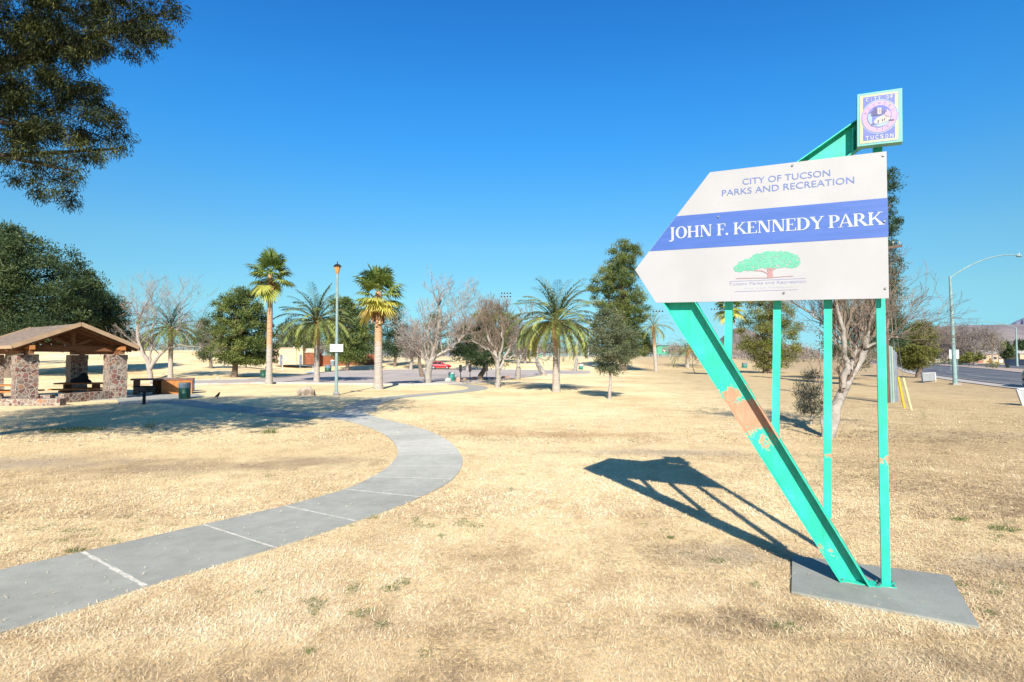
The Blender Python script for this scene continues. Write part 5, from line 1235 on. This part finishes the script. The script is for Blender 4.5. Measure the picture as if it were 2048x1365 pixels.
rock(1007, 758, 10, 6, 'reddish boulder right of the whitewashed trunk', M_ROCKP, 8); rock(1015, 757, 9, 6, 'pinkish small boulder nearest the leaning pale trunk', M_ROCKP, 9); rock(830, 769, 5, 2.5, 'tiny pale stone on the near kerb of the lot', M_ROCKW, 10)
rock(436, 757.5, 6, 3, 'small white stone on the lawn left of the dense pine trunk', M_ROCKW, 11)

# bird on the lawn
b = gp(435, 799); M_BIRD = mat('black_feathers', (.012, .008, .01), (.05, .012, .012), 30, .6)
mb = MB(); mb.tube([b+v3(-.20, 0, .10), b+v3(-.08, 0, .16), b+v3(0, 0, .20), b+v3(.06, 0, .27), b+v3(.085, 0, .34), b+v3(.11, 0, .36), b+v3(.16, 0, .355)], [.012, .04, .075, .06, .04, .036, .005], 10)
bd = solo('bird', mb, M_BIRD, b, 'small dark bird standing on the shaded lawn', 'bird', smooth=True)
for s in (-1, 1):
    part('leg', MB().tube([b+v3(.0, s*.025, .14), b+v3(.0, s*.025, 0), b+v3(.04, s*.025, .004)], .006, 5), M_IRON, bd)

# ------------------------------------------------------------------ restroom building and its wall
M_STUC = mat('cream_stucco', (.50, .40, .25), (.44, .35, .22), 2, .9); M_BRN = mat('rust_brown_wall', (.24, .085, .04), (.17, .06, .03), 2, .9); M_PINKS = mat('pink_stucco', (.44, .28, .22), (.38, .24, .19), 2, .9); M_DOOR = mat('grey_door_paint', (.10, .115, .16), (.13, .145, .19), 3, .5); M_FLASH = mat('roof_trim', (.42, .33, .24), (.36, .29, .22), 3, .7)
YB = 107.0
def bx(x0, x1, y0, y1, Y=YB, dep=5, dy=0):
    a, b_ = at(x0, y1, Y), at(x1, y0, Y); return v3((a[0]+b_[0])/2, Y+dep/2+dy, (a[2]+b_[2])/2), (b_[0]-a[0], dep, b_[2]-a[2])
t = thing('restroom_building', gpy(590, YB), 'cream restroom building with grey doors and flat roof behind the palms', 'building')
part('wall', MB().box(*bx(556, 606, 697, 729.5)), M_STUC, t); part('roof_trim', MB().box(*bx(555, 607, 695.6, 697, YB-.1, 5.2)), M_FLASH, t)
part('side_wall', MB().box(*bx(546, 555.8, 699, 730)), M_PINKS, t)
mb = MB(); c, d_ = bx(606.2, 630, 706, 729.5, YB+1.2, 4); mb.box(c, d_); part('brown_wall', mb, M_BRN, t); c, d_ = bx(606.2, 632, 697.5, 705.8, YB+1.0, 4.4); part('parapet', MB().box(c, d_), mat('pale_parapet', (.50, .42, .32), (.44, .36, .28), 3), t)
for x0, x1 in ((560, 565), (598.5, 604)):
    c, d_ = bx(x0, x1, 710, 729.5, YB-.04, .1); dr = part('door', MB().box(c, d_), M_DOOR, t); part('handle', MB().box(c+v3(d_[0]*.3, -.1, -.1), (.12, .08, .16)), M_WHT, dr)
c, d_ = bx(568, 577, 713, 722, YB-.03, .08); part('window', MB().box(c, d_), mat('pale_grille', (.42, .33, .28), (.38, .3, .25), 3), t)
for x in (587.5, 604): c = at(x, 697, YB+1.5); part('roof_vent', MB().tube([c-UZ*.2, c+UZ*.6], .10, 8), M_WHT, t)
c = at(593, 730, YB-.08); part('pipe', MB().tube([c, at(593, 701, YB-.08)], .05, 6), M_PINKS, t)
a = gpy(640, 112); e = gpy(757, 116); mb = MB(); mb.bar(a+UZ*1.0, e+UZ*1.0, .3, 2.2); mb.bar(a+UZ*2.13, e+UZ*2.13, .36, .06)
solo('brown_wall', mb, M_BRN, (a+e)/2, 'long low rust brown wall right of the restroom building', 'wall')
# railing in front of the restroom
t = thing('pipe_railing', gp(565, 741), 'thin white pipe railing in front of the restroom building', 'railing'); pts = [gp(532, 748), gp(565, 742), gp(600, 741.5), gp(626, 745)]
for p in pts: part('post', MB().tube([p, p+UZ*1.0], .09 if p is pts[0] or p is pts[1] else .05, 6), M_WHT, t)
mb = MB()
for p, q in zip(pts[:-1], pts[1:]): mb.bar(p+UZ*.95, q+UZ*.95, .05, .05); mb.bar(p+UZ*.5, q+UZ*.5, .04, .04)
part('rail', mb, M_WHT, t)
b = gp(665, 733); lathe_thing('waste_bin', b, [('bin_body', [(.38, 0), (.4, 1.0)], M_RIM, 12), ('bin_lid', [(.43, 1.0), (.3, 1.25), (.02, 1.3)], M_WHT, 12)], 'white topped round bin on the lawn before the brown wall', 'waste bin')
b = gp(696, 737); t = lathe_thing('drinking_fountain', b, [('pedestal', [(.34, 0), (.2, .1), (.2, .8)], M_RIM, 10), ('bowl', [(.2, .8), (.42, .95), (.42, 1.1), (.1, 1.12)], M_BLUE, 12), ('sign_head', [(.05, 1.12), (.05, 1.35), (.32, 1.4), (.32, 1.7), (.1, 1.75)], M_BLUE, 12)], 'pale blue drinking fountain at the far edge of the lot', 'drinking fountain')
for px, y0, y1 in ((594, 640, 690), (575, 662, 696)):
    b = gpy(px, 150); solo('utility_mast', MB().tube([b, at(px, y0+12, 150)], .16, 6), M_LAMPP, b, 'thin grey green mast rising behind the restroom building' if px == 575 else 'taller thin mast behind the restroom roof vents', 'mast')

# ------------------------------------------------------------------ red car and the dark vehicle on the street
def car(name, o, yaw, L, W, H, paint, label, cat, suv=False):
    ca, sa = math.cos(yaw), math.sin(yaw); ax = [v3(ca, sa, 0), v3(-sa, ca, 0), UZ]; T = lambda x, y, z: o+ax[0]*x+ax[1]*y+UZ*z
    t = thing(name, o, label, cat); mb = MB()
    # body loft: x, half width, sill z, belt z  (front at +x)
    st = [(-.50, .36, .42, .66), (-.485, .44, .28, .72), (-.40, .485, .22, .74), (-.2, .5, .2, .70), (.0, .5, .2, .67), (.2, .5, .2, .65), (.36, .49, .22, .60), (.46, .45, .25, .52), (.495, .38, .32, .46), (.5, .30, .36, .42)]
    if suv: st = [(a, b, c, d*1.18) for a, b, c, d in st]
    rings = []
    for a, b, c, d in st:
        hw = b*W; z0, z1 = c*H*.9, d*H
        rings.append([T(a*L, s*hw*k, z) for s, k, z in ((1, .80, z0), (1, .97, z0+.06), (1, 1.0, z0+(z1-z0)*.45), (1, .97, z0+(z1-z0)*.8), (1, .88, z1-.01), (1, .5, z1+.025*H), (-1, .5, z1+.025*H), (-1, .88, z1-.01), (-1, .97, z0+(z1-z0)*.8), (-1, 1.0, z0+(z1-z0)*.45), (-1, .97, z0+.06), (-1, .80, z0))])
    n = len(rings[0]); V = np.array(rings).reshape(-1, 3); mb.add(V, [[i*n+j, i*n+(j+1) % n, (i+1)*n+(j+1) % n, (i+1)*n+j] for i in range(len(rings)-1) for j in range(n)])
    mb.poly(rings[0][::-1]); mb.poly(rings[-1]); body = part('body', mb, paint, t, True)
    zb = .66*H*(1.15 if suv else 1); cab = [(-.40, .40, 0.0), (-.30, .37, .82), (-.16, .36, 1.0), (.02, .36, .97), (.20, .41, .05)] if not suv else [(-.49, .42, 0), (-.46, .4, .9), (-.2, .4, 1.), (.05, .4, .97), (.22, .42, .05)]
    def loft(cab, gmat, nm, grow_=0.0):
        m = MB(); R = []
        for a, b, k in cab:
            z = zb+(H-zb)*k; R.append([T(a*L, .46*W*(1-grow_), zb-.02), T(a*L, (.46+(b-.46)*k)*W*(1-grow_), z-.05*k), T(a*L, (b-.06*k)*W*(1-grow_), z), T(a*L, -(b-.06*k)*W*(1-grow_), z), T(a*L, -(.46+(b-.46)*k)*W*(1-grow_), z-.05*k), T(a*L, -.46*W*(1-grow_), zb-.02)])
        n = 6; m.add(np.array(R).reshape(-1, 3), [[i*n+j, i*n+j+1, (i+1)*n+j+1, (i+1)*n+j] for i in range(len(R)-1) for j in range(n-1)]); return m
    m = loft(cab, None, ''); part('cabin', m, M_GLASS, t, True)
    m = MB(); i0, i1 = (1, 3)
    P = [(a, b, k) for a, b, k in cab][1:4]; R = [[T(a*L, (b-.05*k)*W, zb+(H-zb)*k+.012), T(a*L, -(b-.05*k)*W, zb+(H-zb)*k+.012)] for a, b, k in P]
    for i in range(2): m.poly([R[i][0], R[i+1][0], R[i+1][1], R[i][1]])
    for s in (1, -1):
        for i in range(len(cab)-1):
            (a, b, k), (a2, b2, k2) = cab[i], cab[i+1]; y = lambda b, k: s*((.46+(b-.46)*k)*W+.012)
            m.bar(T(a*L, y(b, k), zb+(H-zb)*k-.03), T(a2*L, y(b2, k2), zb+(H-zb)*k2-.03), .05, .06)
        for f in (-.12, .06): m.bar(T(f*L, s*(.46*W+.01), zb), T(f*L-.02, s*(.37*W+.02), H-.07), .05, .06)
    part('roof', m, paint, t)
    for fx_ in (-.31, .31):
        for s in (1, -1):
            c = T(fx_*L, s*.44*W, .32); q = ax[1]*s; wt = part('wheel', MB().tube([c-q*.11, c-q*.09, c+q*.09, c+q*.11], [.27, .32, .32, .27], 18), M_TYRE, t)
            part('rim', MB().tube([c+q*.09, c+q*.118], [.20, .18], 12), M_RIMM, wt)
    for s in (1, -1):
        part('headlight', MB().box(T(.462*L, s*.33*W, .50*H*(1.1 if suv else 1)), (.12, .30, .12), ax), M_LENS, t)
        part('tail_light', MB().box(T(-.489*L, s*.36*W, .60*H*(1.1 if suv else 1)), (.08, .26, .13), ax), M_TAIL, t)
        part('mirror', MB().box(T(.13*L, s*.53*W, zb+.06), (.12, .16, .11), ax), paint, t)
    return t
M_CARR = mat('red_car_paint', (.50, .012, .02), (.55, .016, .026), 1, .4, spec=.3); M_CARD = mat('dark_maroon_paint', (.03, .018, .02), (.035, .02, .022), 1, .3, spec=.6)
M_GLASS = mat('dark_car_glass', (.015, .02, .025), (.02, .025, .03), 1, .1, spec=.8); M_TYRE = mat('tyre_rubber', (.015, .015, .015), (.022, .022, .022), 9, .9); M_RIMM = mat('alloy_rim', (.4, .4, .42), (.34, .34, .36), 9, .35, metal=.6)
M_LENS = mat('headlight_lens', (.6, .6, .62), (.5, .5, .52), 9, .2); M_TAIL = mat('tail_light_lens', (.3, .01, .01), (.25, .01, .01), 9, .3)
c = gp(881, 739.4); c[2] = float(hgt(c[0], c[1]))+.05; car('red_car', c, 0.06, 4.0, 1.75, 1.42, M_CARR, 'bright red parked sedan at the far side of the lot', 'car')
c = gp(2094, 777); c[2] = .03; car('dark_vehicle', c, math.radians(62), 4.9, 1.95, 1.85, M_CARD, 'dark maroon vehicle on the street cut by the right edge', 'car', True)

# ------------------------------------------------------------------ street furniture at the right
def street_light(base, top, arm_end, label, rp=.10, seed=0):
    t = thing('street_light', base, label, 'street light', 'street lights along the street')
    part('pole', MB().tube([base, base+UZ*.4, top], [rp*1.5, rp*1.3, rp*.72], 12), M_POLE, t, True)
    part('base_plate', MB().box(base+UZ*.06, (.7, .5, .14)), M_CONCP, t)
    P = [top-UZ*.15]; 
    for k in range(1, 11):
        s = k/10; q = top+(arm_end-top)*s; q[2] = top[2]-.15+(arm_end[2]-top[2]+.15)*math.sin(s*math.pi/2)**.9; P.append(q)
    part('arm', MB().tube(P, np.linspace(rp*.5, rp*.32, 11), 8), M_POLE, t, True)
    d = arm_end-top; d[2] = 0; d /= np.linalg.norm(d); h = arm_end+d*.3
    lm = part('lamp_head', MB().tube([h-d*.4, h-d*.25-UZ*.02, h+d*.25-UZ*.03, h+d*.4], [.05, .13, .12, .03], 10), M_POLE, t, True); part('photocell', MB().lathe(h+UZ*.1, [(.05, 0), (.05, .12)], 8), M_WHT, lm)
M_POLE = mat('weathered_green_pole', (.15, .235, .22), (.22, .30, .285), 3, .55)
b = gp(1910.5, 770); street_light(b, at(1900, 553, b[1]), at(2034, 511, b[1]+3.5), 'tall green grey street light with curved arm beside the near sidewalk', .13)
b = gpy(2034, 150); b[2] = .09; street_light(b, at(2032, 655, 150), at(1966, 643, 148), 'distant street light on the far side of the street near the right edge', .2)

# utility pole, conduits, guy wires
b = gp(1772, 806); M_WOODP = mat('utility_pole_wood', (.13, .085, .06), (.08, .055, .04), 6, .9, .5, 20, stretch=(4, 4, .5))
t = thing('utility_pole', b, 'wooden utility pole with crossarm mostly hidden behind the sign', 'utility pole')
part('pole', MB().tube([b-UZ*.1, at(1771, 484, b[1])], [.17, .11], 12), M_WOODP, t, True)
ca_, cb_ = at(1745, 500, b[1]-.15), at(1803, 492, b[1]-.15); part('crossarm', MB().bar(ca_, cb_, .11, .13), M_WOODP, t)
mb = MB(); mb.bar(at(1773, 530, b[1]-.2), at(1793, 497, b[1]-.2), .04, .04); part('brace', mb, M_IRON, t)
for x in (1752, 1786, 1798): c = at(x, 491.5, b[1]-.15)+UZ*.07; part('insulator', MB().lathe(c, [(.02, 0), (.045, .03), (.05, .09), (.02, .15)], 8), M_CONCP, t)
c = at(1791, 508, b[1]-.2); part('cutout', MB().tube([c, c+v3(-.1, 0, -.3)], .035, 8), M_IRON, t)
for k, (dx, m_, h0) in enumerate(((8, 'g', 692), (12.5, 'w', 694), (16.5, 'd', 700), (20, 'd', 704))):
    q = gp(1772+dx, 806-k*.7); q[1] -= .1; mm = {'g': M_POLE, 'w': mat('pale_green_conduit', (.22, .30, .24), (.26, .33, .28), 3, .6), 'd': mat('grey_conduit', (.15, .17, .20), (.2, .22, .25), 3, .5)}[m_]
    part('conduit', MB().tube([q-UZ*.05, at(1772+dx-1.5, h0, q[1])], .055, 8), mm, t, True)
M_YEL = mat('yellow_guard', (.50, .33, .01), (.44, .29, .015), 3, .5); M_YELP = mat('faded_yellow_guard', (.52, .46, .22), (.46, .4, .2), 3, .6); M_WIRE = mat('steel_wire', (.12, .12, .12), (.1, .1, .1), 3, .5)
for (x0, y0, x1, y1, m_, lb) in ((1809, 817, 1796, 754, M_YEL, 'bright yellow guy wire guard right of the utility pole foot'), (1823, 821, 1806, 756, M_YELP, 'faded pale yellow guy wire guard, the right one of the pair')):
    q = gp(x0, y0); e = at(x1, y1, q[1]+.1); t = thing('guy_wire', q, lb, 'guy wire', 'guy wires of the utility pole')
    part('guard', MB().tube([q-UZ*.05, e], .05, 8), m_, t); d = (e-q); part('wire', MB().tube([e, at(1773, 560 if m_ is M_YEL else 520, b[1])], .008, 5), M_WIRE, t)

def frame_sign(pts, label, name='banner_frame'):
    # pts: tl, tr, br, bl pixels; stands on the ground
    bl, br = gp(*pts[3]), gp(*pts[2]); tl = at(*pts[0], bl[1]); tr = at(*pts[1], br[1]); t = thing(name, (bl+br)/2, label, 'banner frame')
    mb = MB(); w_ = .09
    mb.bar(bl, tl, w_, w_); mb.bar(br, tr, w_, w_); mb.bar(tl, tr, w_, w_); part('frame', mb, M_WHT, t)
    lo_l, lo_r = bl*.88+tl*.12, br*.88+tr*.12; d = (tr-tl)/np.linalg.norm(tr-tl); nrm = np.cross(d, UZ)*.02
    mb = MB(); mb.prism([lo_l+nrm, lo_r+nrm, tr+nrm-UZ*.05, tl+nrm-UZ*.05], -2*nrm); part('panel', mb, M_BANN, t)
M_BANN = mat('grey_mesh_banner', (.25, .26, .26), (.3, .31, .3), 4, .8)
frame_sign([(1843, 747), (1870, 746), (1871, 763), (1845, 766)], 'small white frame with grey panel standing near the street')
frame_sign([(2034, 779), (2075, 776), (2078, 812), (2046, 812)], 'white framed grey panel leaning at the right edge of the photo')
b = gpy(1911, 100); b[2] = 0; t = thing('white_notice_board', b, 'white notice board behind the street light on the verge', 'sign')
c = at(1908, 709, 100); part('board', MB().box(c, (1.7, .06, 1.6)), M_WHT, t)
for x in (-.6, .6): part('leg', MB().tube([v3(c[0]+x, 100, c[2]-.8), v3(c[0]+x, 100, 0)], .05, 6), M_POLE, t)

# median and roadside planting
def bush(px, Y, wpx, hpx, m, label, seed, name='shrub', offs=0):
    b = gpy(px, Y); b[2] += .08 if offs else 0; base_y = 716+(CAMH-b[2])/Y*FPX; 
    leafy_tree(name, b, [(base_y-hpx, px-wpx*.3, px+wpx*.3), (base_y-hpx*.6, px-wpx*.5, px+wpx*.5), (base_y-hpx*.1, px-wpx*.42, px+wpx*.42)], label, cat='shrub', group='shrubs by the street', seed=seed, leaf=m, ncl=26, cr=max(wpx*.12*Y/FPX, .2), k=70, l=.02*wpx*Y/FPX+.06, wd=.01*wpx*Y/FPX+.03, trunk=.04, limbs=4)
bush(1985, 116, 27, 15, L_YELG, 'olive round shrub on the median right of the street light', 201, offs=1)
bush(1889, 170, 28, 14, L_OLIVE, 'dull green shrub on the median left of the street light', 202, offs=1); bush(1873, 150, 14, 12, L_GREYG, 'grey shrub at the far left end of the median', 203, offs=1)
bush(1920, 160, 12, 11, L_MESQ, 'dark shrub on the median just right of the street light', 204, offs=1); bush(1905, 165, 22, 16, L_MESQ, 'dark green bush beyond the median behind the notice board', 205)
bush(2015, 122, 7, 7, L_MESQ, 'tiny dark shrub on the median near the right edge', 206, offs=1)
for px, Y, top, lb in ((2015, 230, 684, 'green tree among the far houses left of the distant street light'), (2040, 240, 680, 'green tree behind the distant street light'), (1868, 260, 688, 'green tree left of the far pink house')):
    leafy_tree('evergreen_tree', gpy(px, Y), [(top, px-5, px+5), (top+8, px-13, px+13), (top+22, px-15, px+15), (716, px-10, px+10)], lb, group=G_T, seed=int(px), leaf=L_MESQ, ncl=40, cr=1.6, k=60, l=.9, wd=.35, trunk=.3)
# far houses and yard wall
M_HW = [mat('pale_house_wall', (.46, .40, .34), (.42, .36, .31), 1), mat('brick_house_wall', (.30, .13, .09), (.25, .11, .08), 1), mat('tan_house_wall', (.42, .32, .20), (.38, .28, .18), 1)]; M_RF = mat('house_roof', (.36, .33, .30), (.28, .26, .24), 1); M_WIN = mat('dark_window_glass', (.03, .035, .04), (.04, .045, .05), 1, .2)
def house(px0, px1, Y, ytop, wm, label, gable=True):
    a, c = gpy(px0, Y), gpy(px1, Y); W = c[0]-a[0]; zt = at(px0, ytop, Y)[2]; hw = (zt)*.68; mid = v3((a[0]+c[0])/2, Y+4, a[2]); t = thing('house', mid, label, 'house', 'houses beyond the street')
    part('wall', MB().box(mid+UZ*hw/2, (W, 8, hw)), wm, t)
    r = MB(); P = [mid+v3(-W/2-.4, -4.4, hw), mid+v3(-W/2-.4, 4.4, hw), mid+v3(-W/2-.4, 0, zt)]; r.prism(P, v3(W+.8, 0, 0)); part('roof', r, M_RF, t)
    for f in (-.3, .28):
        fr = part('window', MB().box(mid+v3(f*W, -4.03, hw*.55), (1.5, .1, 1.2)), M_WHT, t); part('pane', MB().box(mid+v3(f*W, -4.09, hw*.55), (1.3, .05, 1.0)), M_WIN, fr)
    dr = part('door', MB().box(mid+v3(0, -4.04, 1.0), (1.0, .1, 2.0)), M_TIM, t)
house(1850, 1880, 270, 702, M_HW[0], 'low pale house at the far left behind the median'); house(1940, 1966, 235, 704, M_HW[1], 'small brick red house behind the wide dark leafless tree')
house(1962, 1998, 245, 700, M_HW[2], 'tan house beside the far green palm'); house(1998, 2036, 260, 696, M_HW[0], 'pale house left of the distant street light'); house(2040, 2100, 235, 699, M_HW[2], 'tan house at the right edge beyond the street')
a = gpy(2010, 168); e = gpy(2120, 150); a[2] = e[2] = 0; solo('yard_wall', MB().bar(a+UZ*.9, e+UZ*.9, .25, 1.9), mat('grey_block_wall', (.16, .17, .19), (.2, .21, .23), 2, .9), (a+e)/2, 'grey block yard wall beyond the street at the right edge', 'wall')

# ------------------------------------------------------------------ ball field: lights, scoreboard, dugout, fence
M_FL = mat('field_light_steel', (.20, .22, .23), (.26, .28, .29), 2, .5)
def field_light(px, Y, top, n, label, first=None):
    b = gpy(px, Y)
    t = thing('field_light', b, label, 'field light', 'tall sports field lights'); z = at(px, top, Y)[2]
    part('pole', MB().tube([b, v3(b[0], b[1], z)], [.30, .14], 8), M_FL, t, True); 
    for r in range(n):
        zz = z-.4-r*1.5; part('crossarm', MB().bar(v3(b[0]-2.0, Y, zz), v3(b[0]+2.0, Y, zz), .12, .12), M_FL, t)
        for k in range(4): c = v3(b[0]-1.9+k*1.27, Y-.2, zz+.25); part('floodlight', MB().tube([c-v3(0, .22, .08), c+v3(0, .12, .02)], [.34, .15], 8), M_IRON, t)
field_light(1012, 250, 586, 2, 'tall field light pole left of the big date palm'); field_light(1064, 300, 600, 2, 'field light just left of the big date palm crown'); field_light(1316, 235, 622, 1, 'field light pole rising right of the tall pine')
field_light(1432, 260, 618, 1, 'field light behind the turquoise beam, half hidden'); field_light(1177, 170, 640, 1, 'light pole between the big date palm and the grey green tree')
b = gpy(1323, 210); t = thing('scoreboard', b, 'green scoreboard on two posts at the ball field', 'scoreboard'); c = at(1323, 701, 210)
M_SBG = mat('scoreboard_green', (.05, .26, .15), (.07, .30, .18), 2, .6)
bd = part('panel', MB().box(c, (4.9, .3, 3.0)), M_SBG, t); part('score_window', MB().box(c+v3(1.1, -.18, -.2), (1.1, .06, .8)), M_WHT, bd); part('cap', MB().box(c+UZ*1.65, (5.2, .6, .24)), M_IRON, t)
for x in (-2.3, 2.3): part('leg', MB().tube([v3(c[0]+x, 210.2, c[2]), v3(c[0]+x, 210.2, b[2]-1)], .11, 8), M_FL, t)
b = gpy(1072, 200); c = at(1074, 711, 200); t = thing('dugout', b, 'low green dugout screen at the far ball field', 'dugout'); part('screen', MB().box(c, (3.4, 2, 1.2)), M_SBG, t); part('roof', MB().box(c+UZ*.68, (3.8, 2.6, .14)), M_SBG, t)
for x in (-1.6, 1.6): part('post', MB().box(v3(c[0]+x, 200, (c[2]+b[2])/2-.4), (.12, .12, abs(c[2]-b[2])+.8)), M_FL, t)
def fence(px0, px1, Y, h, label):
    a, e = gpy(px0, Y), gpy(px1, Y); t = thing('chain_link_fence', (a+e)/2, label, 'fence'); n = max(3, int((e[0]-a[0])/6)); mb = MB()
    for k in range(n+1):
        q = a+(e-a)*k/n; q[2] = float(hgt(q[0], q[1])); part('fence_post', MB().tube([q-UZ*.2, q+UZ*h], .06, 5), M_FL, t)
    q0, q1 = a.copy(), e.copy(); q0[2] = float(hgt(*a[:2])); q1[2] = float(hgt(*e[:2])); mb.bar(q0+UZ*h, q1+UZ*h, .06, .06); mb.bar(q0+UZ*.15, q1+UZ*.15, .05, .05); part('rail', mb, M_FL, t)
    A, B = [], []; Lf = e[0]-a[0]; m = int(Lf/.35)
    for k in range(m):
        x = a[0]+Lf*k/m
        for s in (1, -1): A.append(v3(x, Y, q0[2]+.15)); B.append(v3(np.clip(x+s*h, a[0], e[0]), Y, q0[2]+h))
    part('wire_mesh', MB().segs(A, B, np.full(len(A), .008), np.full(len(A), .008), 3), M_FL, t)
fence(765, 905, 132, 2.0, 'chain link fence behind the red car'); fence(1040, 1480, 190, 1.6, 'long low fence along the far ball field'); fence(-60, 235, 150, 2.4, 'dark fence far behind the pavilion')
for px, Y, top, lb in ((500, 118, 716, 'short concrete block post left of the restroom building'), (480, 112, 718, 'short pale block below the dense pine')):
    b = gpy(px, Y); c = at(px, top, Y); w_ = 1.0; solo('utility_box', MB().box((b+v3(b[0], b[1], c[2]))/2, (w_, .8, max(c[2]-b[2], .8))).box(v3(b[0], b[1], max(c[2], b[2]+.8)+.04), (w_+.1, .9, .08)), M_CONCP, b, lb, 'utility box')

# ------------------------------------------------------------------ hills
def hill(prof, Y, dep, m, name):
    P = smooth_px(prof, 6); rg = np.random.default_rng(int(Y)); n = len(P); K = 14; V = []
    for k in range(K):
        s = k/(K-1); f = math.sin(min(s/.55, 1)*math.pi/2)**.8 if s < .55 else math.cos((s-.55)/.45*math.pi/2)
        yy = Y-dep*.55+dep*s
        for i, (px, py) in enumerate(P):
            top = at(px, py, Y); z = top[2]*f*(1+.05*math.sin(i*1.1+k*.9)*(f < .85)); V.append(v3(top[0]*(yy/Y), yy, z+2))
    mb = MB().add(V, [[k*n+i, k*n+i+1, (k+1)*n+i+1, (k+1)*n+i] for k in range(K-1) for i in range(n-1)]); struct(name, mb, m, True)
M_HILL = mat('mesa_slope', (.20, .165, .16), (.15, .125, .125), .012, 1.0, lo=.4, hi=.6); M_HILL2 = mat('desert_peak', (.20, .155, .135), (.15, .12, .11), .01, 1.0)
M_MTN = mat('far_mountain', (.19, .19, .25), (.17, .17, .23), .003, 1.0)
hill([(1740, 700), (1790, 676), (1830, 664), (1862, 658), (1900, 656), (1960, 654), (2048, 652), (2140, 651), (2300, 655), (2460, 690)], 1500, 900, M_HILL, 'mesa')
hill([(1400, 708), (1425, 690), (1440, 680), (1460, 664), (1478, 658), (1500, 663), (1540, 680), (1580, 692), (1640, 704)], 1900, 800, M_HILL2, 'hill')
hill([(1960, 690), (1995, 668), (2020, 650), (2040, 640), (2055, 636), (2080, 645), (2130, 660), (2200, 690)], 5500, 1500, M_MTN, 'mountain')
hill([(700, 712), (780, 704), (860, 700), (940, 706), (1020, 712)], 6000, 1500, M_MTN, 'distant_ridge')
